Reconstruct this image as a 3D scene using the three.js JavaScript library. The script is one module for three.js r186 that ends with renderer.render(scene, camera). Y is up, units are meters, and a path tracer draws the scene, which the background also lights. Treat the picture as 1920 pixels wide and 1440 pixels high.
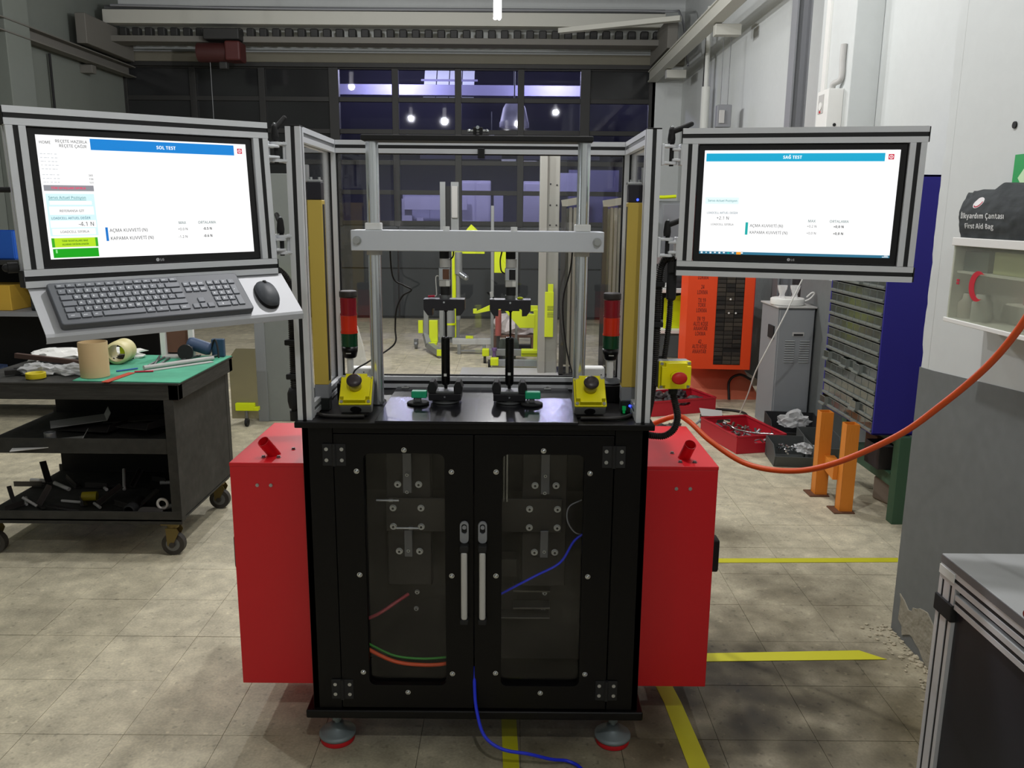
import * as THREE from 'three';
import { RoundedBoxGeometry } from 'three/addons/geometries/RoundedBoxGeometry.js';
import { mergeGeometries } from 'three/addons/utils/BufferGeometryUtils.js';
import { ImprovedNoise } from 'three/addons/math/ImprovedNoise.js';
import { RectAreaLightUniformsLib } from 'three/addons/lights/RectAreaLightUniformsLib.js';

// ---------------------------------------------------------------- camera, exposure, light
const scene = new THREE.Scene();
scene.background = new THREE.Color(0x0b0c0e);
const camera = new THREE.PerspectiveCamera(49.83, 4 / 3, 0.05, 80);
camera.position.set(0, 1.67, 0);
camera.rotation.order = 'YXZ';
camera.rotation.set(THREE.MathUtils.degToRad(-11.69), 0, THREE.MathUtils.degToRad(0.49));
const renderer = new THREE.WebGLRenderer({ antialias: true });
renderer.toneMapping = THREE.LinearToneMapping;
renderer.toneMappingExposure = 0.62;
renderer.shadowMap.enabled = true;
RectAreaLightUniformsLib.init();
const LAMP_COLOR = 0xf5f4f5;
// the hall's lamps: [x, y of the bulb's lower end, z, candela]
const LAMPS = [[-0.16, 3.38, -8, 11], [-2.7, 4.1, -4.0, 17], [0.1, 4.1, -2.9, 23], [0.3, 4.1, 0.9, 14], [-3.6, 4.1, 2.2, 6], [-3.2, 4.1, -9.5, 3], [1.0, 4.1, -5.6, 12], [-1.5, 3.62, -8, 30]];
const SCREEN_GLOW = 1.75, SCREEN_LIGHT = 1.2;

// ---------------------------------------------------------------- helpers
let seed = 7;
const rnd = () => { seed = (seed + 0x6d2b79f5) | 0; let t = Math.imul(seed ^ (seed >>> 15), 1 | seed); t = (t + Math.imul(t ^ (t >>> 7), 61 | t)) ^ t; return ((t ^ (t >>> 14)) >>> 0) / 4294967296; };
const rr = (a, b) => a + (b - a) * rnd();
const perlin = new ImprovedNoise();
const noise = (x, y, z = 0) => perlin.noise(x, y, z);
const fbm = (x, y, o = 4, z = 0) => { let s = 0, a = 0.5; for (let i = 0; i < o; i++) { s += a * noise(x, y, z + i * 7.3); x *= 2.03; y *= 2.03; a *= 0.5; } return s; };
const R = THREE.MathUtils.degToRad;
const V = (x, y, z) => new THREE.Vector3(x, y, z);
const used = {};
const numbered = (n) => { const k = used[n] ?? 0; used[n] = k + 1; return k ? `${n}_${String(k).padStart(3, '0')}` : n; };
function thing(name, label, category, [x, y, z], o = {}) {
  const g = new THREE.Group(); g.name = numbered(name); g.position.set(x, y, z);
  if (o.turn) g.rotation.y = R(o.turn);
  if (o.euler) { g.rotation.order = 'YXZ'; g.rotation.set(R(o.euler[0]), R(o.euler[1]), R(o.euler[2])); }
  g.userData = { label, category }; if (o.group) g.userData.group = o.group; if (o.kind) g.userData.kind = o.kind;
  g._o = o.local || o.turn || o.euler ? V(0, 0, 0) : V(x, y, z);
  scene.add(g); return g;
}
function struct(name) { const g = new THREE.Group(); g.name = numbered(name); g.userData = { kind: 'structure' }; g._o = V(0, 0, 0); scene.add(g); return g; }
const clean = (g) => { const h = g.index ? g.toNonIndexed() : g.clone(); for (const k of Object.keys(h.attributes)) if (!['position', 'normal', 'uv'].includes(k)) h.deleteAttribute(k); if (!h.attributes.uv) h.setAttribute('uv', new THREE.BufferAttribute(new Float32Array(h.attributes.position.count * 2), 2)); h.morphAttributes = {}; return h; };
const mg = (a) => (Array.isArray(a) ? (a.length === 1 ? a[0] : mergeGeometries(a.map(clean))) : a);
function P(parent, name, geo, mat, o = {}) {
  let g = mg(geo); const base = parent._o;
  if (base && base.lengthSq() > 0) { g = g.clone(); g.translate(-base.x, -base.y, -base.z); }
  const m = new THREE.Mesh(g, mat); m.name = name; m.castShadow = m.receiveShadow = true; m._o = base;
  if (o.label) m.userData.label = o.label; if (o.kind) m.userData.kind = o.kind;
  parent.add(m); return m;
}
function one(name, label, category, geo, mat, o = {}) {   // a thing of one mesh, geometry given in world space, its base in the middle of its foot
  const g = mg(geo).clone(); g.computeBoundingBox(); const b = g.boundingBox, c = V((b.min.x + b.max.x) / 2, b.min.y, (b.min.z + b.max.z) / 2);
  g.translate(-c.x, -c.y, -c.z); const m = new THREE.Mesh(g, mat); m.position.copy(c); m.name = numbered(name); m.castShadow = m.receiveShadow = true;
  m.userData = { label, category }; if (o.group) m.userData.group = o.group; if (o.kind) m.userData.kind = o.kind; m._o = c; scene.add(m); return m;
}
function copy(src, label, pos, turn) { const c = src.clone(); c.name = numbered(src.name.replace(/_\d{3}$/, '')); c.userData = { ...src.userData }; if (label) c.userData.label = label; if (pos) c.position.set(...pos); if (turn !== undefined) c.rotation.y = R(turn); scene.add(c); return c; }
const box = (w, h, d, x = 0, y = 0, z = 0, r = 0.002) => { const g = r > 0 ? new RoundedBoxGeometry(w, h, d, 1, Math.min(r, w * 0.49, h * 0.49, d * 0.49)) : new THREE.BoxGeometry(w, h, d); g.translate(x, y, z); return g; };
const bb = (x0, x1, y0, y1, z0, z1, r = 0.002) => box(Math.abs(x1 - x0), Math.abs(y1 - y0), Math.abs(z1 - z0), (x0 + x1) / 2, (y0 + y1) / 2, (z0 + z1) / 2, r);
const cy = (r, h, x = 0, y = 0, z = 0, s = 24, r2 = r) => { const g = new THREE.CylinderGeometry(r2, r, h, s); g.translate(x, y, z); return g; };
const cz = (r, h, x = 0, y = 0, z = 0, s = 20, r2 = r) => { const g = new THREE.CylinderGeometry(r2, r, h, s); g.rotateX(Math.PI / 2); g.translate(x, y, z); return g; };
const cx = (r, h, x = 0, y = 0, z = 0, s = 20, r2 = r) => { const g = new THREE.CylinderGeometry(r2, r, h, s); g.rotateZ(Math.PI / 2); g.translate(x, y, z); return g; };
const ball = (r, x = 0, y = 0, z = 0, sx = 1, sy = 1, sz = 1, s = 16) => { const g = new THREE.SphereGeometry(r, s, Math.ceil(s * 0.7)); g.scale(sx, sy, sz); g.translate(x, y, z); return g; };
const curve = (pts, closed = false, t = 0.5) => new THREE.CatmullRomCurve3(pts.map((p) => V(...p)), closed, 'catmullrom', t);
const tube = (pts, r, n = 48, s = 10, closed = false) => new THREE.TubeGeometry(curve(pts, closed), n, r, s, closed);
function ribbed(pts, r, pitch = 0.006) {   // corrugated conduit
  const c = curve(pts), L = c.getLength(), n = Math.min(900, Math.round(L / pitch) * 4), g = new THREE.TubeGeometry(c, n, r, 10), p = g.attributes.position, q = V(0, 0, 0);
  for (let i = 0; i <= n; i++) { const o = c.getPointAt(i / n), k = i % 4 < 2 ? 1 : 0.8; for (let j = 0; j <= 10; j++) { const id = i * 11 + j; q.fromBufferAttribute(p, id).sub(o).multiplyScalar(k).add(o); p.setXYZ(id, q.x, q.y, q.z); } }
  g.computeVertexNormals(); return g;
}
const bar = (a, b, w, h = w, r = 0.001) => { const A = V(...a), B = V(...b), L = A.distanceTo(B), g = box(w, h, L, 0, 0, 0, r); const m = new THREE.Matrix4().lookAt(A, B, Math.abs(B.y - A.y) > 0.95 * L ? V(0, 0, 1) : V(0, 1, 0)); g.applyMatrix4(m); g.translate((A.x + B.x) / 2, (A.y + B.y) / 2, (A.z + B.z) / 2); return g; };
const rod = (a, b, r, s = 12, r2 = r) => { const A = V(...a), B = V(...b), g = new THREE.CylinderGeometry(r2, r, A.distanceTo(B), s); g.applyQuaternion(new THREE.Quaternion().setFromUnitVectors(V(0, 1, 0), B.clone().sub(A).normalize())); g.translate((A.x + B.x) / 2, (A.y + B.y) / 2, (A.z + B.z) / 2); return g; };
const lathe = (pts, s = 32, x = 0, y = 0, z = 0) => { const g = new THREE.LatheGeometry(pts.map((p) => new THREE.Vector2(...p)), s); g.translate(x, y, z); return g; };
const poly = (pts, holes = []) => { const s = new THREE.Shape(pts.map((p) => new THREE.Vector2(...p))); for (const h of holes) s.holes.push(new THREE.Path(h.map((p) => new THREE.Vector2(...p)))); return s; };
const ext = (shape, d, bev = 0, seg = 8) => new THREE.ExtrudeGeometry(shape, { depth: d, bevelEnabled: bev > 0, bevelSize: bev, bevelThickness: bev, bevelOffset: -bev, bevelSegments: 2, curveSegments: seg });
const rrect = (x0, x1, y0, y1, r, n = 6) => { const p = []; for (const [cx0, cy0, a0] of [[x1 - r, y0 + r, -90], [x1 - r, y1 - r, 0], [x0 + r, y1 - r, 90], [x0 + r, y0 + r, 180]]) for (let i = 0; i <= n; i++) { const a = R(a0 + (90 * i) / n); p.push([cx0 + r * Math.cos(a), cy0 + r * Math.sin(a)]); } return p; };
const mv = (g, x = 0, y = 0, z = 0, ry = 0, rx = 0, rz = 0) => { if (rx) g.rotateX(R(rx)); if (rz) g.rotateZ(R(rz)); if (ry) g.rotateY(R(ry)); g.translate(x, y, z); return g; };
function metreUV(g, s = 1) { const p = g.attributes.position, n = g.attributes.normal, u = new Float32Array(p.count * 2); for (let i = 0; i < p.count; i++) { const ax = Math.abs(n.getX(i)), ay = Math.abs(n.getY(i)), az = Math.abs(n.getZ(i)); const x = p.getX(i), y = p.getY(i), z = p.getZ(i); const [a, b] = ay > ax && ay > az ? [x, -z] : ax > az ? [z, y] : [x, y]; u[2 * i] = a * s; u[2 * i + 1] = b * s; } g.setAttribute('uv', new THREE.BufferAttribute(u, 2)); return g; }

// ---------------------------------------------------------------- textures and materials
function tex(n, fn, srgb = true, m = n) { const d = new Uint8Array(n * m * 4); for (let y = 0; y < m; y++) for (let x = 0; x < n; x++) { const c = fn(x / n, y / m, x, y), i = (y * n + x) * 4; d[i] = c[0]; d[i + 1] = c[1]; d[i + 2] = c[2]; d[i + 3] = 255; } const t = new THREE.DataTexture(d, n, m); t.wrapS = t.wrapT = THREE.MirroredRepeatWrapping; t.magFilter = THREE.LinearFilter; t.minFilter = THREE.LinearMipmapLinearFilter; t.generateMipmaps = true; if (srgb) t.colorSpace = THREE.SRGBColorSpace; t.needsUpdate = true; return t; }
function canvasTex(w, h, draw) { const c = document.createElement('canvas'); c.width = w; c.height = h; const k = c.getContext('2d'); draw(k, w, h); const t = new THREE.CanvasTexture(c); t.colorSpace = THREE.SRGBColorSpace; return t; }
const clamp = (v) => Math.max(0, Math.min(255, v));
const M = (color, roughness = 0.5, metalness = 0, o = {}) => new THREE.MeshStandardMaterial({ color, roughness, metalness, ...o });
const dull = (color, roughness, k) => new THREE.MeshPhysicalMaterial({ color, roughness, specularIntensity: k });
const glassMat = (color = 0xffffff, o = {}) => new THREE.MeshPhysicalMaterial({ color, roughness: 0.02, transmission: 1, thickness: 0, ior: 1.45, ...o });
const grimeTex = (base, amp, sc) => tex(256, (u, v, x, y) => { const f = fbm(u * sc, v * sc, 5) * amp + (rnd() - 0.5) * amp * 0.25; return base.map((b) => clamp(b + f)); });
// floor: worn beige terrazzo tiles, 7 m of it
const floorTex = tex(1400, (u, v) => {
  const x = -4.4 + 7 * u, z = -8.4 + 7 * v;
  let s = 1 + 0.16 * fbm(x * 1.7, z * 1.7, 4) + 0.22 * fbm(x * 11, z * 11, 3, 5) + (rnd() - 0.5) * 0.11;
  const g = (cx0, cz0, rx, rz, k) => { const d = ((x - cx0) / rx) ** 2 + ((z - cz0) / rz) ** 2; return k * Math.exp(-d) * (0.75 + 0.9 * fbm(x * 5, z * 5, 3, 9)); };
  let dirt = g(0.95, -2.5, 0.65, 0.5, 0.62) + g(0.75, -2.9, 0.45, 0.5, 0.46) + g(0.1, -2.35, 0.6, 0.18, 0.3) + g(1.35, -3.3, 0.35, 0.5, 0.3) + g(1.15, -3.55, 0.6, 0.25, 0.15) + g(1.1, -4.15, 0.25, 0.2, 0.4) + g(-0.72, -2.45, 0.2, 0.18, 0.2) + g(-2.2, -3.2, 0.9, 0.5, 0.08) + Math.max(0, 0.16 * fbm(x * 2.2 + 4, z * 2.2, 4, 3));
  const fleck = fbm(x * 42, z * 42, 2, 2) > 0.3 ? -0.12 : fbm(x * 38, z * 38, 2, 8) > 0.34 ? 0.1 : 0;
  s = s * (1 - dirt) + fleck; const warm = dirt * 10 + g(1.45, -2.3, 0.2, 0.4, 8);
  return [clamp(199 * s + warm), clamp(191 * s + warm * 0.4), clamp(166 * s - warm)];
});
const bumpTex = tex(256, (u, v) => { const k = clamp(128 + 120 * fbm(u * 9, v * 9, 5)); return [k, k, k]; }, false);
const plasterTex = tex(512, (u, v) => { const f = 5 * fbm(u * 4, v * 4, 4) + 3 * fbm(u * 30, v * 30, 2); const k = 210 + f; return [clamp(k - 4), clamp(k), clamp(k - 1)]; });
const greyTex = tex(512, (u, v) => { const f = 7 * fbm(u * 5, v * 5, 4) + 8 * fbm(u * 40, v * 40, 2); const k = 110 + f; return [clamp(k - 3), clamp(k + 1), clamp(k + 1)]; });
const rustTex = tex(512, (u, v) => { const f = fbm(u * 6, v * 6, 5), h = fbm(u * 22, v * 22, 3, 4); const k = 52 + 22 * f + 14 * h + (rnd() - 0.5) * 6; return [clamp(k + 5 * Math.max(0, h)), clamp(k), clamp(k - 3)]; });
const matTex = tex(512, (u, v) => { const f = fbm(u * 4, v * 4, 5), s = fbm(u * 3 + 2, v * 50, 3) * 0.5; const k = 1 + 0.25 * f + 0.15 * s; return [clamp(82 * k + 18 * Math.max(0, s)), clamp(168 * k), clamp(136 * k)]; });
const mats = {
  floor: M(0xffffff, 0.62, 0, { map: floorTex }),
  slab: M(0x9c947e, 0.95), grout: M(0x6f6957, 0.95),
  white: M(0xffffff, 0.85, 0, { map: plasterTex }), greyPaint: M(0xffffff, 0.6, 0, { map: greyTex }), darkWall: M(0x8f938c, 0.9, 0, { map: plasterTex }),
  plaster: M(0x8c8678, 0.95, 0, { map: plasterTex, bumpMap: bumpTex, bumpScale: 0.006 }),
  ceiling: M(0x77766a, 0.95), beamPaint: M(0xb9b9b0, 0.6), dimPaint: M(0x6c6a64, 0.7), darkSteel: M(0x2f2f2e, 0.6, 0.2), gateSteel: M(0x3b3f42, 0.62, 0.2),
  alu: M(0xdddfe3, 0.42, 0.35), aluSheet: M(0xd3d7de, 0.55, 0.35), columnSteel: M(0xe2e6ea, 0.2, 0.85), chrome: M(0xcfd3d8, 0.13, 1), steel: M(0xa9adb1, 0.32, 0.9), zinc: M(0xb6b8b8, 0.38, 0.8), dullSteel: M(0x77797a, 0.5, 0.7), rod: M(0x0d0d0e, 0.25, 0.4),
  black: dull(0x070607, 0.4, 0.5), blackMatt: M(0x141415, 0.75), satin: dull(0x060506, 0.42, 0.4), glossBlack: dull(0x15151a, 0.24, 0.55), rubber: M(0x0b0b0b, 0.8), groove: M(0x111214, 0.6), grooveShade: M(0x77797b, 0.6, 0.4),
  red: M(0xd4101f, 0.42), redRubber: M(0xcf1420, 0.6), yellow: M(0xf6ea00, 0.4), curtain: M(0xcdb24e, 0.45), white2: M(0xe6e6e2, 0.5), lightGrey: M(0xb9b8b5, 0.5), midGrey: M(0x84868a, 0.55), greyPlastic: M(0x42454a, 0.5), keyCap: M(0x5e6167, 0.55),
  glass: glassMat(0xf4faf7), pane: glassMat(0xffffff), clear: glassMat(0xffffff, { specularIntensity: 0.4 }), divider: glassMat(0xffffff, { specularIntensity: 0.1, ior: 1.1 }), tea: glassMat(0xffffff, { transmission: 0.75, roughness: 0.15 }), bag: new THREE.MeshPhysicalMaterial({ color: 0xe9eaea, roughness: 0.25, transmission: 0.55, thickness: 0 }),
  greenLever: M(0x18a777, 0.45), orange: M(0xdd8426, 0.55, 0, { bumpMap: bumpTex, bumpScale: 0.001 }), orangeRed: M(0xf24a14, 0.5), redDark: M(0xc21a22, 0.5), greenSteel: M(0x3d5f48, 0.6), blue: M(0x231c88, 0.65), fluo: M(0xd6e600, 0.45),
  rust: M(0xffffff, 0.75, 0.25, { map: rustTex }), mat: M(0xffffff, 0.85, 0, { map: matTex }), card: M(0xcfb489, 0.85), crate: M(0xb81a2c, 0.5), binGrey: M(0x5a5d5c, 0.6), cable: M(0x16120f, 0.55), hose: M(0xd1521f, 0.42), blueHose: M(0x1e32e0, 0.3), cabGrey: M(0x8b8f92, 0.5), wood: M(0x6b4a3a, 0.85), purple: M(0x6a4f86, 0.6),
};
// ---------------------------------------------------------------- the hall: floor, walls, ceiling
const ZB = -13.25, XL = -5.95, XR = 2.55, XN = 1.58, ZN = -3.15, HC = 5;
{
  const f = struct('floor');
  P(f, 'slab', bb(XL - 0.2, XR + 0.2, -0.25, -0.006, ZB - 0.3, 4.7, 0), mats.grout);
  const TX = 0.322, TZ = 0.3175, X0 = -0.93 - TX * 16, Z0 = -2.397 - TZ * 35, list = [];
  for (let i = 0; i < 27; i++) for (let j = 0; j < 57; j++) {
    const x0 = X0 + i * TX, z0 = Z0 + j * TZ, x1 = x0 + TX, z1 = z0 + TZ;
    if (x0 < XL - 0.3 || x1 > XR + 0.35 || z0 < ZB - 0.1 || z1 > 4.7) continue;
    list.push([x0, x1, z0, z1]);
  }
  const seenD = ([x0, x1, z0, z1]) => { const x = (x0 + x1) / 2, z = (z0 + z1) / 2; return z > -1.95 || Math.abs(x) > 0.64 * -z + 0.3 || (x < -1.75 && z < -3.7 && x > -4) ? 1e3 - z : x > XN ? (z > ZN ? 900 : -z) : -z; };
  list.sort((a, b) => seenD(a) - seenD(b));
  const tileGeo = ([x0, x1, z0, z1]) => { const dy = rr(-0.0008, 0.0004), g = bb(x0 + 0.0009, x1 - 0.0009, -0.02, dy, z0 + 0.001, z1 - 0.001, 0); const p = g.attributes.position, u = g.attributes.uv; for (let i = 0; i < p.count; i++) u.setXY(i, (p.getX(i) + 4.4) / 7, (p.getZ(i) + 8.4) / 7); return g; };
  const rest = [];
  list.forEach((t, i) => { if (i < 295) P(f, 'tile', tileGeo(t), mats.floor); else rest.push(tileGeo(t)); });
  P(f, 'tile_field', rest, mats.floor, { kind: 'stuff' });
}
{ const c = struct('ceiling'); P(c, 'slab', bb(XL - 0.2, XR + 0.2, HC, HC + 0.2, ZB - 0.3, 4.7, 0), mats.ceiling);
  for (let z = -11.6; z < 4; z += 2.6) P(c, 'beam', bb(XL, XR, HC - 0.35, HC, z - 0.12, z + 0.12, 0.01), mats.dimPaint); }
{ const w = struct('wall_left'); P(w, 'masonry', metreUV(bb(XL - 0.2, XL, -0.25, HC, ZB - 0.3, 4.7, 0), 0.4), mats.darkWall);
  P(w, 'pier', metreUV(bb(XL, XL + 0.22, 0, HC, -10.4, -9.9, 0.01), 0.4), mats.darkWall); }
{ const w = struct('wall_front'); P(w, 'masonry', metreUV(bb(XL - 0.2, XR + 0.2, -0.25, HC, 4.7, 4.9, 0), 0.4), mats.white); }
{
  const w = struct('wall_right');
  P(w, 'masonry', metreUV(bb(XR, XR + 0.2, -0.25, HC, ZB - 0.3, ZN, 0), 0.5), mats.white);
  P(w, 'pilaster', metreUV(bb(2.35, XR, 0, HC, -6.75, -6.1, 0.008), 0.5), mats.white);
  P(w, 'pilaster_dado', metreUV(bb(2.346, XR - 0.004, 0, 1.2, -6.754, -6.096, 0), 0.5), mats.greyPaint);
  P(w, 'dado', metreUV(bb(XR - 0.004, XR, 0, 1.12, ZB, ZN, 0), 0.5), mats.greyPaint);
  // the near bay steps into the room; its arris is chipped
  const n = 44, pts = [[XR + 0.2, ZN + 0.16]];
  const body = metreUV(bb(XN, XR + 0.2, -0.25, HC, ZN + 0.05, 4.7, 0), 0.5); P(w, 'near_bay', body, mats.white);
  const g = new THREE.BoxGeometry(0.08, HC, 0.06, 2, 160, 2); const p = g.attributes.position;
  for (let i = 0; i < p.count; i++) { const y = p.getY(i) + HC / 2; const k = 0.022 * fbm(y * 4.2, 3.1, 3) + 0.012 * fbm(y * 17, 1.7, 2); if (p.getX(i) < 0.03 && p.getZ(i) < 0.02) p.setZ(i, p.getZ(i) + k); if (p.getX(i) < -0.03 && p.getZ(i) < -0.02) p.setX(i, p.getX(i) + Math.max(0, k * 0.8)); }
  g.translate(XN + 0.0395, HC / 2, ZN + 0.03); g.computeVertexNormals(); P(w, 'arris', metreUV(g, 0.5), mats.white);
  const d = poly([[4.7, 0], [-ZN, 0], [-ZN, 1.1], [3.05, 1.104], [2.7, 1.128], [2.2, 1.16], [1.6, 1.2], [-4.7, 1.3], [-4.7, 0]].slice(1));
  const dg = ext(d, 0.003); dg.rotateY(Math.PI / 2); dg.translate(XN - 0.003, 0, 0); P(w, 'near_dado', metreUV(dg, 0.5), mats.greyPaint);
  const dg2 = bb(XN - 0.001, XN + 0.5, 0, 1.1, ZN - 0.003, ZN + 0.002, 0); P(w, 'return_dado', metreUV(dg2, 0.5), mats.greyPaint);
  // broken plaster at the foot
  const edge = []; for (let i = 0; i < 40; i++) { const a = (i / 40) * 6.283, k = 1 + 0.55 * fbm(Math.cos(a) * 2.2 + 3, Math.sin(a) * 2.2, 3) + 0.25 * noise(i * 1.7, 2.1); edge.push([2.88 + 0.2 * k * Math.cos(a), Math.max(0.002, 0.09 + 0.11 * k * Math.sin(a) + 0.07 * Math.max(0, Math.cos(a * 2.5)))]); }
  const pg = ext(poly(edge), 0.005, 0.001); pg.rotateY(Math.PI / 2); pg.translate(XN - 0.0065, 0, 0); P(w, 'bare_plaster', metreUV(pg, 3), M(0xb7ad9b, 0.95, 0, { map: plasterTex, bumpMap: bumpTex, bumpScale: 0.01 }));
  const fl = []; for (let i = 0; i < 170; i++) { const z = rr(-3.18, -2.45), q = new THREE.IcosahedronGeometry(rr(0.002, 0.008) * (rnd() < 0.12 ? 1.7 : 1), 0); q.scale(1.4, 0.6, 1.2); q.rotateY(rr(0, 3)); q.translate(XN - 0.004 - 0.13 * rnd() * rnd(), 0.002, z); fl.push(q); }
  P(w, 'plaster_crumbs', fl, M(0xb0a790, 0.95), { kind: 'stuff' });
  P(w, 'anchor_hole', mv(cy(0.011, 0.006, 0, 0, 0, 14), XN - 0.002, 1.955, -2.72, 0, 0, 90), mats.blackMatt);
}
// window wall: steel gate below, five rows of panes above
{
  const w = struct('wall_back');
  P(w, 'lintel', metreUV(bb(XL, XR, 3.86, 4.0, ZB - 0.2, ZB + 0.12, 0.008), 0.5), mats.plaster);
  P(w, 'upper_wall', metreUV(bb(XL, XR, 3.98, HC, ZB - 0.3, ZB - 0.02, 0), 0.5), mats.white);
  P(w, 'end_pier', metreUV(bb(2.1, XR, 0, 3.9, ZB - 0.2, ZB + 0.02, 0), 0.5), mats.white);
  P(w, 'head_channel', bb(XL, 2.1, 3.8, 3.87, ZB - 0.08, ZB + 0.1, 0.004), mats.darkSteel);
  const d = struct('door_1'), gx = [-5.95, -4.9, -3.85, -2.75, -1.82, -0.86, 0.1, 1.08, 2.1];
  for (let i = 0; i < 8; i++) for (const [y0, y1] of [[0.03, 0.78], [0.8, 1.46]]) P(d, 'panel', bb(gx[i] + 0.012, gx[i + 1] - 0.012, y0, y1, ZB - 0.05, ZB, 0.006), mats.gateSteel);
  P(d, 'backing', bb(XL, 2.1, 0, 1.5, ZB - 0.12, ZB - 0.03, 0), mats.darkSteel);
  const win = struct('window_1'), rows = [1.5, 1.97, 2.42, 2.88, 3.35, 3.82];
  for (let i = 0; i <= 8; i++) P(win, 'mullion', bb(gx[i] - (i % 4 === 3 ? 0.075 : 0.05), gx[i] + (i % 4 === 3 ? 0.075 : 0.05), 1.45, 3.84, ZB - 0.07, ZB + (i % 4 === 3 ? 0.05 : 0.02), 0.006), mats.darkSteel);
  for (const y of rows) P(win, 'transom', bb(XL, 2.1, y - 0.035, y + 0.035, ZB - 0.06, ZB + 0.012, 0.004), mats.darkSteel);
  const paintedPane = M(0x2a2b2c, 0.12, 0), clearPane = glassMat(0xd2d3de, { roughness: 0.03, specularIntensity: 0.45 });
  for (let i = 0; i < 8; i++) for (let j = 0; j < 5; j++) { const dark = i < 3 || (i === 7 && j > 3); P(win, 'pane', bb(gx[i] + 0.045, gx[i + 1] - 0.045, rows[j] + 0.03, rows[j + 1] - 0.03, ZB - 0.034, ZB - 0.028, 0), dark ? paintedPane : clearPane); }
}
// the neighbouring hall behind the panes
{
  const zf = -21, h = struct('wall_far'), h2 = struct('wall_far_sides'), h3 = struct('floor_far'), h4 = struct('ceiling_far');
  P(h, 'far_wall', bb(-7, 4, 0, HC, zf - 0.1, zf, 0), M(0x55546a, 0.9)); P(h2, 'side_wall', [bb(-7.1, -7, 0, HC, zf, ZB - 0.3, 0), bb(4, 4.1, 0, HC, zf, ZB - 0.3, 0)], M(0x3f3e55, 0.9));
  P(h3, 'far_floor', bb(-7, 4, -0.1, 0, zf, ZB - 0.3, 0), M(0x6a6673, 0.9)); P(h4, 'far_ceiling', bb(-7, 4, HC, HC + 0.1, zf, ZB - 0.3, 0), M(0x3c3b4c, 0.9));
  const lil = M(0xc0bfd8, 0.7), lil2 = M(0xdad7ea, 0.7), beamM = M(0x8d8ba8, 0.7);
  one('hanging_board', 'wide pale lilac board high on the far wall, seen through the panes', 'board', bb(-2.3, -0.3, 2.95, 3.4, zf + 0.01, zf + 0.06), lil);
  one('hanging_board', 'short pale lilac board beside the wide one, beyond the panes', 'board', bb(0.2, 2.1, 2.95, 3.4, zf + 0.01, zf + 0.06), lil);
  one('tall_cabinet', 'tall lilac-white cabinet in the next hall, behind the left clear panes', 'cabinet', [bb(-2.45, -1.25, 0, 2.12, -19.2, -18.7, 0.01), bb(-2.4, -1.86, 1.2, 2.05, -18.7, -18.68, 0.004), bb(-1.84, -1.3, 1.2, 2.05, -18.7, -18.68, 0.004)], lil);
  one('tall_cabinet', 'pale lilac double-door cabinet in the next hall, behind the steel column', 'cabinet', [bb(-1.15, -0.5, 0, 2.35, -18.9, -18.4, 0.01), bb(-1.12, -0.84, 0.1, 2.3, -18.4, -18.38, 0.004), bb(-0.81, -0.53, 0.1, 2.3, -18.4, -18.38, 0.004)], lil2);
  one('tall_cabinet', 'narrow pale lilac locker in the next hall, right of the lamp cluster', 'cabinet', [bb(0.2, 0.62, 0, 2.3, -17.6, -17.2, 0.01), bb(0.23, 0.59, 0.1, 1.2, -17.2, -17.18, 0.004), bb(0.23, 0.59, 1.24, 2.25, -17.2, -17.18, 0.004)], lil2);
  one('roof_beam', 'horizontal pale roof beam crossing the next hall', 'beam', bb(-7, 4, 3.9, 4.1, -17.1, -16.9, 0.01), beamM);
  [[-2.42, -2.2, 1.95, 'leftmost of the three'], [-2.1, -1.96, 1.55, 'middle one of the three'], [-1.78, -1.62, 1.4, 'rightmost of the three']].forEach(([a, b, y, l]) => one('pale_board', 'pale upright board standing before the tall lilac cabinet, ' + l, 'board', bb(a, b, 0, y, -18.3, -18.34, 0.004), lil2));
  one('pale_board', 'pale horizontal board fixed across the tall lilac cabinet', 'board', bb(-2.35, -1.0, 1.72, 2.0, -18.2, -18.24, 0.004), lil2);
  one('pale_board', 'short pale board low behind the second clear pane', 'board', bb(-0.42, -0.22, 1.3, 2.05, -17.9, -17.94, 0.004), lil);
  one('pale_board', 'pale board hanging behind the pane left of the drilled steel column', 'board', bb(0.72, 1.5, 2.1, 2.5, -17.9, -17.94, 0.004), lil);
  one('pale_board', 'large dim board behind the panes right of the drilled steel column', 'board', bb(1.2, 2.3, 1.3, 2.6, -18.6, -18.64, 0.004), M(0x8583a6, 0.8));
  const sk = thing('roof_light', 'bright ribbed roof light seen through the upper panes', 'skylight', [-2.0, 4.3, -18]);
  const skM = M(0xe8ebf2, 0.6, 0, { emissive: 0xdfe4f2, emissiveIntensity: 0.55 });
  for (let i = 0; i < 4; i++) P(sk, 'panel', mv(box(0.24, 1.3, 0.03, 0, 0, 0, 0.005), -1.72 + i * 0.26, 4.35, -17.8, 0, -38), skM);
  P(sk, 'rail', mv(bb(-1.9, -0.75, -0.02, 0.02, -0.02, 0.02), 0, 4.3, -17.72), beamM);
  const bl = thing('bell_lamp', 'white bell-shaped hall lamp hanging beyond the upper panes', 'lamp', [0, 3.2, -14.6]);
  P(bl, 'shade', lathe([[0.05, 0.42], [0.12, 0.4], [0.19, 0.28], [0.24, 0.06], [0.25, 0.05], [0.25, -0.03], [0.235, -0.03], [0.2, 0.2], [0.05, 0.36]], 32, 0, 3.12, -14.6), M(0xe9e7f4, 0.5, 0, { emissive: 0x8f8da8, emissiveIntensity: 0.25 }));
  P(bl, 'chain', rod([0, 3.52, -14.6], [0, HC, -14.6], 0.012), mats.dullSteel);
  const tubeM = M(0xffffff, 0.4, 0, { emissive: 0xf2f4ff, emissiveIntensity: 3 });
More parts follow.
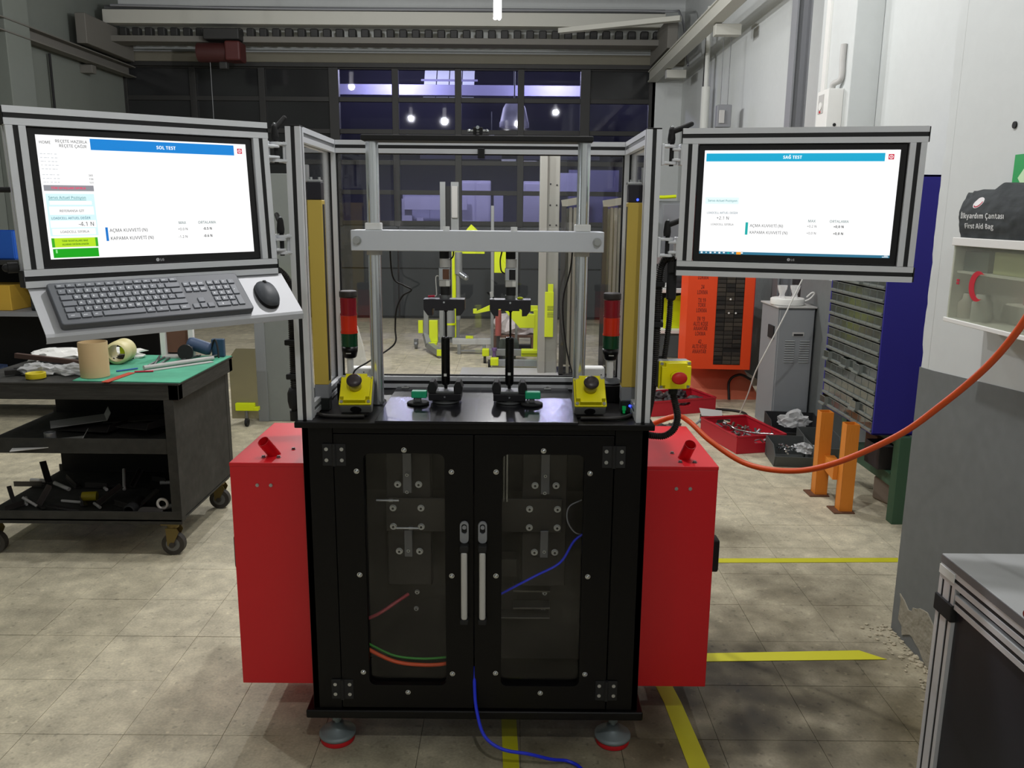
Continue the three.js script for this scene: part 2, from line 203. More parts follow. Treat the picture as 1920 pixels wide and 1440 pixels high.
  [[-0.1, 2.62, -16.5], [0.3, 2.6, -16.6]].forEach(([x, y, z], i) => { const t = thing('tube_light', ['twin fluorescent tube light beyond the panes, left of two', 'twin fluorescent tube light beyond the panes, right of two'][i], 'light', [x, y, z]); P(t, 'housing', bb(x - 0.14, x + 0.14, y + 0.03, y + 0.06, z - 0.07, z + 0.07), mats.white2); for (const dz of [-0.04, 0.04]) P(t, 'tube', cx(0.014, 0.26, x, y, z + dz, 10), tubeM); });
  const tc = thing('lamp_cluster', 'small stack of bright round lamps glowing behind the panes', 'lamp', [-0.42, 2.8, -16]);
  for (const y of [3.06, 2.94, 2.83]) P(tc, 'bulb', ball(0.05, -0.42, y, -16, 1.1, 0.8, 1.1), tubeM); P(tc, 'stem', rod([-0.42, 2.8, -16], [-0.42, 3.5, -16], 0.008), mats.dullSteel);
  for (const [x, z, k] of [[-2.2, -16.2, 34], [0.8, -16.2, 28]]) { const l = new THREE.PointLight(0xe8e6ff, k); l.position.set(x, 4.2, z); l.castShadow = true; l.shadow.radius = 8; scene.add(l); }
}
// ---------------------------------------------------------------- overhead crane, lamps, wall fittings
{
  const c = thing('crane_bridge', 'white overhead crane girder spanning the hall above the windows', 'crane', [-1.9, 4, -12.4]);
  P(c, 'girder', bb(-5.75, 2.1, 4.22, 4.4, -12.5, -12.3, 0.008), mats.beamPaint);
  P(c, 'top_rail', bb(-5.75, 2.1, 4.42, 4.47, -12.45, -12.38, 0.004), mats.dullSteel);
  P(c, 'lower_flange', bb(-5.75, 2.1, 3.98, 4.06, -12.62, -12.3, 0.006), mats.dimPaint);
  for (let x = -5.6; x < 2.05; x += 0.18) P(c, 'corrugation', bb(x, x + 0.11, 4.08, 4.2, -12.56, -12.44, 0.02), mats.darkSteel);
  P(c, 'brace', bar([0.6, 4.08, -11.9], [2.1, 4.1, -11.2], 0.1, 0.06), mats.beamPaint);
  for (const x of [-5.72, 2.08]) P(c, 'end_carriage', bb(x - 0.07, x + 0.07, 3.82, 4.2, -13, -11.6, 0.01), mats.dimPaint);
  P(c, 'festoon_cable', tube([[-5.6, 4.44, -12.25], [-3, 4.41, -12.25], [0, 4.42, -12.25], [2.0, 4.42, -12.25], [2.25, 4.3, -12], [2.3, 3.6, -11.6]], 0.016, 80, 8), mats.midGrey);
  const h = thing('chain_hoist', 'dark red electric hoist hanging from the crane girder', 'hoist', [-4, 3.7, -12.3]);
  P(h, 'trolley', bb(-4.3, -3.8, 3.98, 4.13, -12.35, -12.1, 0.02), mats.darkSteel); P(h, 'motor', mv(cx(0.13, 0.5, 0, 0, 0, 24), -4.15, 3.82, -12.2), M(0x3a1513, 0.6)); P(h, 'gearbox', bb(-4.0, -3.78, 3.7, 3.96, -12.35, -12.05, 0.03), M(0x481a18, 0.6)); P(h, 'hook_block', [bb(-4.12, -4.0, 3.6, 3.7, -12.25, -12.15, 0.02)], mats.darkSteel);
  P(h, 'chain', rod([-4.25, 3.7, -12.2], [-4.25, 2.2, -12.2], 0.006), mats.dullSteel);
  [[2.08, 'right', 2.35], [-5.78, 'left', -5.95]].forEach(([x, s, wx]) => {
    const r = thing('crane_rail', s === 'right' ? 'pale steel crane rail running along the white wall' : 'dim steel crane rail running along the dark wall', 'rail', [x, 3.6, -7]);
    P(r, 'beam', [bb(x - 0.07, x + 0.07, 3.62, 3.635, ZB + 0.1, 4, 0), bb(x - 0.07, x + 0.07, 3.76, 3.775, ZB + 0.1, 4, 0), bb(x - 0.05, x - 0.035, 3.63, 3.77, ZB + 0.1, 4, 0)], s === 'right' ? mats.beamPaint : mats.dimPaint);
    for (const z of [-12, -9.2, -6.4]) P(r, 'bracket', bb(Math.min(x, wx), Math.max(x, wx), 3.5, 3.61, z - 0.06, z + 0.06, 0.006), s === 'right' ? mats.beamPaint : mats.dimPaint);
  });
  one('steel_stanchion', 'grey steel stanchion standing against the white wall under the crane rail', 'column', [bb(2.25, 2.264, 0, 3.6, -7.2, -7.06, 0), bb(2.36, 2.374, 0, 3.6, -7.2, -7.06, 0), bb(2.26, 2.37, 0, 3.6, -7.136, -7.124, 0)], mats.midGrey);
  const pm = M(0xd8dad4, 0.6);
  one('wall_conduit', 'thin grey conduit running down the white wall to a thick sleeve', 'pipe', [rod([2.42, 4.2, -11], [2.42, 0.4, -11], 0.03, 12), rod([2.42, 2.7, -11], [2.42, 3.25, -11], 0.055, 14)], pm);
  one('wire_line', 'dark wire hanging along the white wall beside the conduit', 'wire', tube([[2.45, 4.0, -11.25], [2.44, 3, -11.25], [2.46, 2, -11.26], [2.45, 0.9, -11.25]], 0.012, 30, 6), mats.blackMatt);
  const sw = thing('switch_box', 'white wall switch box with a grey label plate on the pilaster', 'box', [2.3, 2.28, -6.2], {});
  P(sw, 'housing', bb(2.24, 2.35, 2.26, 2.56, -6.42, -6.2, 0.006), mats.white2); P(sw, 'label_plate', bb(2.236, 2.24, 2.4, 2.53, -6.38, -6.28, 0), mats.lightGrey); P(sw, 'dial', cx(0.028, 0.006, 2.234, 2.45, -6.33), mats.white2); P(sw, 'red_dot', cx(0.008, 0.008, 2.234, 2.41, -6.33), mats.red); P(sw, 'plug_hole', cz(0.012, 0.004, 2.3, 2.31, -6.199, 12), mats.blackMatt);
  P(sw, 'conduit', tube([[2.3, 2.56, -6.3], [2.3, 2.6, -6.28], [2.33, 2.63, -6.22], [2.33, 2.75, -6.22], [2.33, 2.86, -6.22]], 0.022, 24, 10), mats.lightGrey); P(sw, 'cable_duct', bb(2.33, 2.35, 2.56, HC, -6.62, -6.55, 0), mats.white2);
  const pe = thing('shadow_block', 'small grey block hung on two wires, added for the grey shading on the white wall', 'control', [2.3, 2.6, -9.6]);  // added block: its grey stands in for faint shading on the wall
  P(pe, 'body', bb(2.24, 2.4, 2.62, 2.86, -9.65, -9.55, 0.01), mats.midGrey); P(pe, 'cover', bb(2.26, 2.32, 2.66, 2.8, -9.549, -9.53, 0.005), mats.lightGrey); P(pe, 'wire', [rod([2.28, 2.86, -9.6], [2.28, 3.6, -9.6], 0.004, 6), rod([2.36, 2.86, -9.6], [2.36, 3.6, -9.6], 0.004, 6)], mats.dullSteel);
  one('wall_wiring', 'loose dark wires looping along the dark upper wall', 'wire', [tube([[-5.92, 3.1, -9.2], [-5.92, 2.95, -10.2], [-5.92, 2.8, -11.5], [-5.92, 2.75, -12.9]], 0.01, 40, 6), tube([[-5.92, 3.0, -10], [-5.9, 2.5, -10.3], [-5.9, 2.45, -10.7], [-5.92, 2.82, -11.2]], 0.01, 40, 6), tube([[-5.92, 2.82, -11.4], [-5.9, 2.4, -11.8], [-5.9, 2.45, -12.2], [-5.92, 2.75, -12.4]], 0.01, 40, 6), rod([-5.9, 3.6, -11.1], [-5.9, 2.0, -11.1], 0.016, 8)], mats.blackMatt);
  // compact-fluorescent lamps: the glowing coil is a mesh and a light of its size
  const glow = M(0xffffff, 0.4, 0, { emissive: LAMP_COLOR, emissiveIntensity: 6 });
  LAMPS.forEach(([x, y, z, k], i) => {
    const l = thing('hanging_lamp', i ? `white compact fluorescent lamp hanging over the ${['', 'workbench', 'test machine', 'desk aisle', 'front left corner', 'far left corner', 'red parts crates', 'gap between trolley and pallet'][i]}` : 'bright compact fluorescent lamp hanging before the crane girder', 'lamp', [x, y, z]);
    const parts = []; for (let a = 0; a < 4; a++) { const c = Math.cos(a * 1.571 + 0.6) * 0.026, s = Math.sin(a * 1.571 + 0.6) * 0.026; parts.push(rod([x + c, y + 0.02, z + s], [x + c, y + 0.24, z + s], 0.016, 10), ball(0.016, x + c, y + 0.02, z + s, 1, 1, 1, 10)); }
    P(l, 'bulb', parts, glow); P(l, 'socket', [cy(0.05, 0.09, x, y + 0.285, z, 20, 0.032), cy(0.03, 0.06, x, y + 0.35, z, 16)], mats.white2); P(l, 'flex', rod([x, y + 0.37, z], [x, HC, z], 0.005, 6), mats.blackMatt);
    const p = new THREE.PointLight(LAMP_COLOR, k); p.position.set(x, y - 0.03, z); p.castShadow = true; p.shadow.radius = 3.2; scene.add(p);
  });
}
// yellow floor tape
const tapeM = M(0xc9c51e, 0.55, 0, { bumpMap: bumpTex, bumpScale: 0.0006 });
const tape = (label, pts) => { const s = ext(poly(pts.map(([x, z]) => [x, -z])), 0.0016); s.rotateX(-Math.PI / 2); s.translate(0, 0.0006, 0); one('floor_tape', label, 'floor tape', s, tapeM, { kind: 'structure' }); };
tape('yellow tape line on the floor between red enclosure and grey wall, farther one', [[0.72, -3.83], [1.93, -3.865], [1.93, -3.815], [0.72, -3.78]]);
tape('yellow tape line on the floor between red enclosure and grey wall, nearer one', [[0.5, -2.92], [1.37, -2.965], [1.45, -2.9], [0.5, -2.865]]);
tape('worn yellow tape strip on the floor under the right red enclosure', [[0.47, -3.2], [0.535, -3.2], [0.6, -2.6], [0.62, -2.25], [0.62, -1.9], [0.56, -1.9], [0.555, -2.25], [0.54, -2.6]]);
tape('short yellow tape strip on the floor in front of the machine', [[-0.03, -2.6], [0.02, -2.6], [0.045, -1.9], [-0.005, -1.9]]);
// ---------------------------------------------------------------- aluminium profile with T-slots, axis given by from -> to
const notch = (h, w, d) => [[-h, -h], [-w, -h], [-w, -h + d], [w, -h + d], [w, -h], [h, -h], [h, -w], [h - d, -w], [h - d, w], [h, w], [h, h], [w, h], [w, h - d], [-w, h - d], [-w, h], [-h, h], [-h, w], [-h + d, w], [-h + d, -w], [-h, -w]];
function prof(parent, name, a, b, o = {}) {
  const A = V(...a), B = V(...b), L = A.distanceTo(B), h = (o.size ?? 0.04) / 2, w = o.slot ?? 0.0055, d = 0.007;
  const g = ext(poly(notch(h, w, d)), L - 0.001, 0.0006); g.translate(0, 0, 0.0005);
  const s = mg([[0, 1], [0, -1], [1, 0], [-1, 0]].map(([x, y]) => box(x ? 0.005 : 2 * w, x ? 2 * w : 0.005, L - 0.002, x * (h - 0.0045), y * (h - 0.0045), L / 2, 0)));
  const D = B.clone().sub(A).normalize(), q = Math.abs(D.y) > 0.5 ? new THREE.Quaternion().setFromUnitVectors(V(0, 0, 1), D) : new THREE.Quaternion().setFromRotationMatrix(new THREE.Matrix4().lookAt(B, A, V(0, 1, 0)));
  for (const k of [g, s]) { k.applyQuaternion(q); k.translate(A.x, A.y, A.z); }
  const m = P(parent, name, g, mats.alu); P(m, 'groove_fill', s, o.open ? mats.grooveShade : mats.groove); return m;  // open slots hold no insert: a grey strip is coloured as their shading
}
const screwGeo = (x, y, z, r = 0.0055) => mg([ball(r, x, y, z, 1, 1, 0.7, 12), cz(r * 1.25, 0.002, x, y, z - r * 0.2, 14)]);
const hexGeo = (x, y, z, r = 0.011, d = 0.008) => cz(r, d, x, y, z, 6);
// ---------------------------------------------------------------- the machine's black cabinet
{
  const x0 = -0.605, x1 = 0.396, zf = -2.305, zb = -2.8, c = thing('machine_cabinet', 'black machine cabinet with two windowed doors on levelling feet', 'cabinet', [-0.105, 0, -2.55]);
  P(c, 'top_plate', bb(-0.622, 0.41, 1.062, 1.08, -2.288, -2.82, 0.003), mats.black);
  P(c, 'work_plate', bb(-0.39, 0.19, 1.0805, 1.088, -2.279, -2.75, 0.0015), mats.glossBlack, { label: 'glossy black work plate' });
  P(c, 'base_plate', bb(-0.628, 0.414, 0.134, 0.163, -2.292, -2.82, 0.006), mats.black);
  P(c, 'side_panel', bb(x0, x0 + 0.02, 0.16, 1.064, zf, zb), mats.satin); P(c, 'side_panel', bb(x1 - 0.02, x1, 0.16, 1.064, zf, zb), mats.satin); P(c, 'back_panel', bb(x0, x1, 0.16, 1.064, zb, zb + 0.02), mats.satin);
  P(c, 'stile', bb(x0, -0.517, 0.162, 1.063, zf, zf - 0.03), mats.satin); P(c, 'stile', bb(0.3, x1, 0.162, 1.063, zf, zf - 0.03), mats.satin); P(c, 'head_rail', bb(-0.516, 0.299, 1.043, 1.063, zf, zf - 0.03), mats.satin);
  const inner = M(0x1a1613, 0.6, 0.1), plateM = M(0x1e1b18, 0.5, 0.2), railM = M(0x5b5d62, 0.4, 0.6);
  P(c, 'inner_backplate', bb(-0.58, 0.37, 0.19, 0.8, -2.56, -2.57, 0), inner); P(c, 'inner_backplate', bb(-0.58, 0.37, 0.8, 1.05, -2.52, -2.53, 0), mats.satin);
  const bolts = (pts, z, r = 0.008) => pts.forEach(([x, y]) => { const b = P(c, 'bolt', mg([cz(r, 0.006, x, y, z, 18), cz(r * 1.35, 0.0015, x, y, z - 0.003, 18)]), mats.steel); P(b, 'hex_socket', cz(r * 0.5, 0.001, x, y, z + 0.0032, 6), mats.black); });
  for (const [a, b, e] of [[-0.32, 1, 0], [0.105, -1, 1]]) {   // the two actuators seen behind the windows
    P(c, 'guide_rail', bb(a - 0.014, a + 0.014, 0.82, 1.03, -2.44, -2.43), railM); P(c, 'guide_rail', bb(a - 0.013, a + 0.013, 0.61, 0.7, -2.44, -2.43), railM);
    P(c, 'carriage_plate', bb(a - (e ? 0.16 : 0.07), a + (e ? 0.055 : 0.13), 0.69, 0.8, -2.452, -2.442), plateM);
    P(c, 'actuator_body', bb(a - 0.07, a + 0.07, 0.5, 1.04, -2.46, -2.51, 0.004), inner);
    bolts([[a, 0.97], [a, 0.88], [a - 0.001, 0.825], [a, 0.632]], -2.428, 0.005);
    bolts([[a - 0.031, 0.845], [a + 0.034, 0.845], [a - 0.047, 0.768], [a + 0.04, 0.768], [a - 0.047, 0.707], [a + 0.04, 0.707], [a - 0.03, 0.625], [a + 0.034, 0.625]], -2.438);
    bolts([[a + 0.01, 0.43], [a + 0.006, 0.37]], -2.556, 0.006);
  }
  P(c, 'polished_rod', rod([-0.19, 0.8, -2.42], [-0.19, 1.03, -2.42], 0.003, 8), mats.chrome); P(c, 'polished_rod', rod([-0.012, 0.8, -2.42], [-0.012, 1.03, -2.42], 0.004, 8), mats.chrome); P(c, 'polished_rod', rod([-0.022, 0.8, -2.42], [-0.022, 1.03, -2.42], 0.002, 8), mats.chrome);
  for (const [a, b, y] of [[0.01, 0.13, 0.46], [0.01, 0.13, 0.4], [-0.03, 0.13, 0.365]]) P(c, 'lower_bracket', bb(a, b, y, y + 0.006, -2.5, -2.556, 0.001), M(0x4a4846, 0.3, 0.6));
  P(c, 'lower_bracket', bb(-0.05, 0.02, 0.52, 0.578, -2.49, -2.556, 0.001), plateM);
  for (const x of [-0.33, -0.27]) P(c, 'sensor', mg([cx(0.004, 0.07, x - 0.05, x < -0.3 ? 0.8 : 0.71, -2.42, 10), cx(0.006, 0.012, x - 0.04, x < -0.3 ? 0.8 : 0.71, -2.42, 6)]), mats.steel);
  const doorHole = (a, b) => rrect(a, b, 0.245, 0.985, 0.02, 6).reverse();
  const mk = (a, b, wa, wb, scr, hx) => {
    const d = P(c, 'door', mv(ext(poly(rrect(a, b, 0.168, 1.042, 0.003, 2), [doorHole(wa, wb)]), 0.018, 0.001), 0, 0, zf - 0.016), mats.satin);
    P(d, 'window_pane', bb(wa - 0.03, wb + 0.03, 0.225, 1.005, zf - 0.021, zf - 0.017, 0), mats.clear);
    for (const [x, y] of scr) P(d, 'door_screw', screwGeo(x, y, zf + 0.004, 0.0062), mats.chrome);
    const lk = P(d, 'lock', mg([mv(ext(poly(rrect(-0.013, 0.013, -0.034, 0.034, 0.0128, 8), [rrect(-0.008, 0.008, -0.004, 0.026, 0.0075, 6).reverse()]), 0.008, 0.001), hx, 0.747, zf + 0.002), cz(0.0062, 0.006, hx, 0.762, zf + 0.006, 16)]), mats.midGrey);
    P(d, 'lock_recess', bb(hx - 0.008, hx + 0.008, 0.742, 0.774, zf + 0.001, zf + 0.004, 0), mats.blackMatt);
    P(d, 'handle_mount', [bb(hx - 0.013, hx + 0.013, 0.69, 0.712, zf, zf + 0.03, 0.004), bb(hx - 0.013, hx + 0.013, 0.46, 0.478, zf, zf + 0.03, 0.004)], mats.blackMatt);
    P(d, 'handle', bb(hx - 0.0095, hx + 0.0095, 0.476, 0.692, zf + 0.014, zf + 0.032, 0.007), mats.lightGrey);
  };
  mk(-0.5145, -0.1105, -0.43, -0.194, [[-0.311, 0.996], [-0.174, 0.931], [-0.45, 0.931], [-0.45, 0.608], [-0.175, 0.607], [-0.448, 0.288], [-0.175, 0.285], [-0.312, 0.221]], -0.137);
  mk(-0.107, 0.2965, -0.027, 0.213, [[0.093, 0.997], [-0.044, 0.932], [0.229, 0.93], [0.231, 0.608], [-0.043, 0.608], [0.231, 0.287], [-0.043, 0.288], [0.095, 0.222]], -0.083);
  for (const [hx, hy] of [[-0.513, 0.981], [0.297, 0.981], [-0.513, 0.231], [0.298, 0.233]]) {
    const h = P(c, 'hinge', [bb(hx - 0.034, hx - 0.004, hy - 0.034, hy + 0.032, zf, zf + 0.006), bb(hx + 0.004, hx + 0.034, hy - 0.034, hy + 0.032, zf, zf + 0.006), cy(0.006, 0.066, hx, hy - 0.001, zf + 0.005, 14)], mats.blackMatt);
    for (const dx of [-0.0222, 0.0222]) for (const dy of [-0.0165, 0.0165]) P(h, 'screw', mg([cz(0.0055, 0.002, hx + dx * 1.0, hy + dy, zf + 0.0068, 14)]), mats.zinc);
  }
  for (const [fx, fz] of [[-0.553, -2.385], [0.334, -2.385], [-0.553, -2.74], [0.334, -2.74]]) {
    const f = P(c, 'levelling_foot', [lathe([[0, 0.062], [0.02, 0.062], [0.022, 0.05], [0.05, 0.034], [0.058, 0.03], [0.058, 0.022], [0.054, 0.018], [0, 0.018]], 40, fx, 0, fz), cy(0.009, 0.09, fx, 0.095, fz, 14), cy(0.016, 0.012, fx, 0.078, fz, 6)], M(0x7f8a8c, 0.5, 0.3));
    P(f, 'rubber_pad', lathe([[0, 0.018], [0.052, 0.018], [0.054, 0.015], [0.054, 0.003], [0.051, 0], [0, 0]], 40, fx, 0, fz), mats.redRubber, { label: 'red rubber pad' });
  }
}
// ---------------------------------------------------------------- red control enclosures on both flanks
[[-0.872, -0.607, -1, 'left'], [0.398, 0.641, 1, 'right']].forEach(([a, b, s]) => {
  const t = thing('control_enclosure', s < 0 ? 'red steel enclosure fixed to the cabinet side below the keyboard shelf' : 'red steel enclosure fixed to the cabinet side with the orange hose behind it', 'enclosure', [(a + b) / 2, 0.156, -2.7]);
  P(t, 'body', bb(a, b, 0.156, 0.896, -2.45, -2.945, 0.003), mats.red);
  P(t, 'lid', bb(a - 0.001, b + 0.001, 0.8945, 0.908, -2.449, -2.946, 0.003), mats.red);
  const tx = s < 0 ? -0.755 : 0.55, tz = -2.545, top = [tx + s * (s < 0 ? 0.027 : 0.012), 0.968, tz + 0.05];
  const ax = V(...top).sub(V(tx, 0.9, tz)).normalize(), lg = lathe([[0.0165, 0], [0.0185, 0], [0.0185, 0.078], [0.0165, 0.078], [0.0165, 0.002]], 28); lg.applyQuaternion(new THREE.Quaternion().setFromUnitVectors(V(0, 1, 0), ax)); lg.translate(tx, 0.902, tz);
  P(t, 'cable_socket', lg, mats.red, { label: 'red tube socket' });
  const hs = s < 0 ? [[-0.783, -2.508], [-0.735, -2.508], [-0.712, -2.6]] : [[0.523, -2.59], [0.575, -2.49], [0.53, -2.492], [0.575, -2.59]];
  for (const [x, z] of hs) P(t, 'lid_screw', mg([cy(0.005, 0.006, x, 0.911, z, 14), cy(0.0075, 0.0015, x, 0.9085, z, 16)]), mats.dullSteel);
  for (const x of s < 0 ? [-0.788, -0.746] : [0.513, 0.556]) P(t, 'front_bolt', mg([cz(0.0055, 0.004, x, 0.836, -2.448, 16), cz(0.003, 0.006, x, 0.836, -2.447, 6)]), mats.zinc);
  const X = s < 0 ? a : b; P(t, 'side_latch', [bb(X, X + s * 0.016, 0.46, 0.6, -2.62, -2.72, 0.004), bb(X + s * 0.012, X + s * 0.068, 0.475, 0.592, -2.63, -2.69, 0.008)], mats.blackMatt, { label: 'black latch handle' });
  for (const y of [0.25, 0.82]) P(t, 'mounting_lug', bb(s < 0 ? b - 0.002 : a - 0.0015, s < 0 ? b + 0.0015 : a + 0.002, y, y + 0.04, -2.6, -2.66, 0), mats.blackMatt);
});
// ---------------------------------------------------------------- aluminium guard frame
{
  const f = thing('guard_frame', 'aluminium profile guard frame with clear panes standing on the cabinet', 'frame', [-0.11, 1.08, -2.55]), y0 = 1.0805, y1 = 1.893;
  const xs = [-0.5955, 0.3775], zs = [-2.329, -2.771];
  for (const x of xs) for (const z of zs) { const p = prof(f, 'post', [x, z < -2.5 ? y0 : y0, z], [x, y1, z]); P(p, 'end_cap', bb(x - 0.0195, x + 0.0195, y1, y1 + 0.004, z - 0.0195, z + 0.0195, 0.001), mats.blackMatt); }
  for (const x of xs) for (const y of [1.875, 1.104]) prof(f, 'side_rail', [x, y, -2.3495], [x, y, -2.7505], { open: true });
  for (const y of [1.875, 1.104]) prof(f, 'back_rail', [xs[0] + 0.0205, y, zs[1]], [xs[1] - 0.0205, y, zs[1]]);
  P(f, 'back_pane', bb(xs[0] + 0.018, xs[1] - 0.018, 1.122, 1.857, -2.773, -2.769, 0), mats.pane);
  P(f, 'gasket', [bb(xs[0] + 0.02, xs[1] - 0.02, 1.852, 1.856, -2.764, -2.778, 0), bb(xs[0] + 0.02, xs[1] - 0.02, 1.1235, 1.1275, -2.764, -2.778, 0), bb(xs[0] + 0.0203, xs[0] + 0.0243, 1.124, 1.855, -2.764, -2.778, 0), bb(xs[1] - 0.0243, xs[1] - 0.0203, 1.124, 1.855, -2.764, -2.778, 0)], mats.rubber);
  for (const x of xs) P(f, 'side_pane', bb(x - 0.002, x + 0.002, 1.122, 1.857, -2.347, -2.753, 0), mats.pane);
  for (const [x, y] of [[0.03, 1.0812], [0.12, 1.0812], [-0.36, 1.0812]]) P(f, 'angle_bracket', [bb(x - 0.012, x + 0.012, 1.0885, 1.0915, -2.72, -2.748, 0.001), cy(0.005, 0.004, x, 1.0935, -2.733, 10)], mats.zinc);
}
// ---------------------------------------------------------------- press with columns and cross beam
{
  const p = thing('press_frame', 'steel press with two chromed columns and a grey cross beam', 'press', [-0.105, 1.088, -2.52]);
  for (const x of [-0.418, 0.207]) { P(p, 'column', mg([cy(0.019, 0.788, x, 1.478, -2.52, 40)]), mats.columnSteel); P(p, 'bushing', bb(x - 0.023, x + 0.023, 1.617, 1.638, -2.497, -2.543, 0.003), mats.white2); P(p, 'lower_bushing', cy(0.023, 0.014, x, 1.55, -2.52, 28), mats.lightGrey); P(p, 'clamp_bolt', mg([hexGeo(x + (x < 0 ? -0.042 : 0.04), 1.587, -2.462, 0.0105, 0.01), cz(0.013, 0.003, x + (x < 0 ? -0.042 : 0.04), 1.587, -2.4685, 24)]), mats.zinc); }
  P(p, 'top_plate', bb(-0.444, 0.23, 1.872, 1.889, -2.478, -2.562, 0.004), mats.blackMatt, { label: 'black top plate' });
  P(p, 'cross_beam', bb(-0.479, 0.268, 1.557, 1.617, -2.47, -2.57, 0.0025), mats.aluSheet, { label: 'brushed grey cross beam' });
  for (const x of [-0.2, 0.002]) P(p, 'head_nut', cy(0.011, 0.012, x, 1.623, -2.51, 6), mats.white2);
  P(p, 'centre_divider', bb(-0.1065, -0.1035, 1.0885, 1.9, -2.31, -2.745, 0), mats.divider, { label: 'clear acrylic divider' });
  const k = P(p, 'divider_clamp', [bb(-0.119, -0.109, 1.8892, 1.912, -2.49, -2.52, 0.002), bb(-0.101, -0.091, 1.8892, 1.912, -2.49, -2.52, 0.002), bb(-0.116, -0.094, 1.84, 1.8715, -2.735, -2.7505, 0.002)], mats.blackMatt); P(k, 'clamp_screw', [cx(0.004, 0.05, -0.105, 1.902, -2.5, 12), ball(0.0055, -0.131, 1.902, -2.5), ball(0.0055, -0.079, 1.902, -2.5), cz(0.005, 0.03, -0.105, 1.91, -2.49, 12)], mats.chrome);
}
// load-cell heads, gas springs, lower fixtures
[[-0.2075, 0], [-0.0075, 1]].forEach(([x, i]) => {
  const h = thing('load_cell_head', i ? 'steel load cell and black clamp head hanging right of the clear divider' : 'steel load cell and black clamp head hanging left of the clear divider', 'load cell', [x, 1.36, -2.52]), z = -2.52;
  P(h, 'adapter', cy(0.0145, 0.024, x, 1.545, z, 24), mats.blackMatt); P(h, 'sleeve', cy(0.0165, 0.026, x + 0.002, 1.521, z, 28), mats.lightGrey);
  P(h, 'cell', [bb(x - 0.017, x + 0.016, 1.468, 1.507, z - 0.016, z + 0.016, 0.003), cy(0.006, 0.012, x, 1.51, z, 14)], mats.chrome); P(h, 'cell_plate', bb(x - 0.004, x + 0.015, 1.472, 1.503, z + 0.016, z + 0.018, 0.001), i ? mats.blackMatt : mats.wood);
  P(h, 'lower_cell', [bb(x - 0.015, x + 0.017, 1.45, 1.47, z - 0.015, z + 0.015, 0.002)], mats.lightGrey); P(h, 'sticker', bb(x + 0.006, x + 0.016, 1.452, 1.468, z + 0.0155, z + 0.017, 0), mats.white2);
  P(h, 'spacer', cy(0.0145, 0.026, x + 0.002, 1.437, z, 28), mats.blackMatt); P(h, 'collar', cy(0.0155, 0.013, x, 1.418, z, 28), mats.dullSteel);
  const sh = poly([[-0.062, 0.05], [0.062, 0.05], [0.062, 0.018], [0.05, 0.001], [0.036, 0.0], [0.036, 0.022], [0.028, 0.022], [0.028, 0.016], [-0.028, 0.016], [-0.028, 0.022], [-0.036, 0.022], [-0.036, 0], [-0.05, 0.001], [-0.062, 0.018]]);
  P(h, 'clamp_block', mv(ext(sh, 0.05, 0.0015), x, 1.363, z - 0.025), M(0x2b2a30, 0.4, 0.3)); P(h, 'pin', cz(0.003, 0.004, x, 1.404, z + 0.026, 12), mats.chrome);
  P(h, 'signal_cable', i ? tube([[x - 0.018, 1.49, z], [x - 0.028, 1.5, z + 0.01], [x - 0.031, 1.53, z + 0.005], [x - 0.026, 1.5565, z]], 0.0022, 24, 8) : tube([[x + 0.017, 1.53, z], [x + 0.026, 1.54, z], [x + 0.028, 1.555, z]], 0.0022, 24, 8), mats.cable);
  if (!i) { P(h, 'grease_tube', tube([[x - 0.016, 1.481, z], [x - 0.026, 1.478, z], [x - 0.025, 1.44, z], [x - 0.026, 1.422, z], [x - 0.04, 1.4195, z]], 0.0016, 30, 6), mats.white2); P(h, 'tube_tip', rod([x - 0.05, 1.4185, z], [x - 0.03, 1.42, z], 0.0035, 10), M(0xc4183a, 0.4), { label: 'red tube tip' }); }
  else { P(h, 'block_tag', mv(box(0.01, 0.018, 0.004), x - 0.057, 1.426, z, 0, 0, 8), mats.white2); P(h, 'set_screw', [ball(0.006, x + 0.03, 1.416, z, 1.6, 0.7, 1)], mats.fluo); P(h, 'lock_pin', rod([x - 0.07, 1.432, z - 0.01], [x - 0.05, 1.416, z], 0.003, 8), mats.blackMatt); }
  const gsx = x - 0.001, gz = -2.55, g = thing('gas_spring', i ? 'black gas spring clamped upright right of the clear divider' : 'black gas spring clamped upright left of the clear divider', 'gas spring', [gsx, 1.1, gz]);
  P(g, 'cylinder', lathe([[0, 1.136], [0.006, 1.136], [0.011, 1.14], [0.0134, 1.146], [0.0134, 1.286], [0.011, 1.291], [0.004, 1.292], [0, 1.292]], 32, gsx, 0, gz), mats.rod);
  P(g, 'piston_rod', cy(0.0032, 0.09, gsx + 0.002, 1.335, gz, 16), mats.rod); P(g, 'end_fitting', [cy(0.0055, 0.028, gsx, 1.124, gz, 16), ball(0.006, gsx, 1.112, gz), cy(0.006, 0.016, gsx + 0.002, 1.378, gz, 14)], mats.black);
  P(g, 'code_label', mv(box(0.0085, 0.0085, 0.0006, 0, 0, 0.0135, 0), gsx, 1.172 + i * 0.005, gz, -2), mats.white2);
  const fx = thing('lower_fixture', i ? 'black clamping fixture on the work plate right of the clear divider' : 'black clamping fixture on the work plate left of the clear divider', 'fixture', [x, 1.0885, -2.53]);
  P(fx, 'pivot_disc', [cy(0.042, 0.006, x, 1.0925, -2.53, 36), cy(0.03, 0.004, x, 1.097, -2.53, 30)], mats.dullSteel); P(fx, 'block', [bb(x - 0.05, x + 0.05, 1.099, 1.121, -2.492, -2.568, 0.002)], M(0x1d1c20, 0.35, 0.2)); P(fx, 'centre_seat', bb(x - 0.028, x + 0.028, 1.121, 1.128, -2.5, -2.56, 0.001), mats.dullSteel);
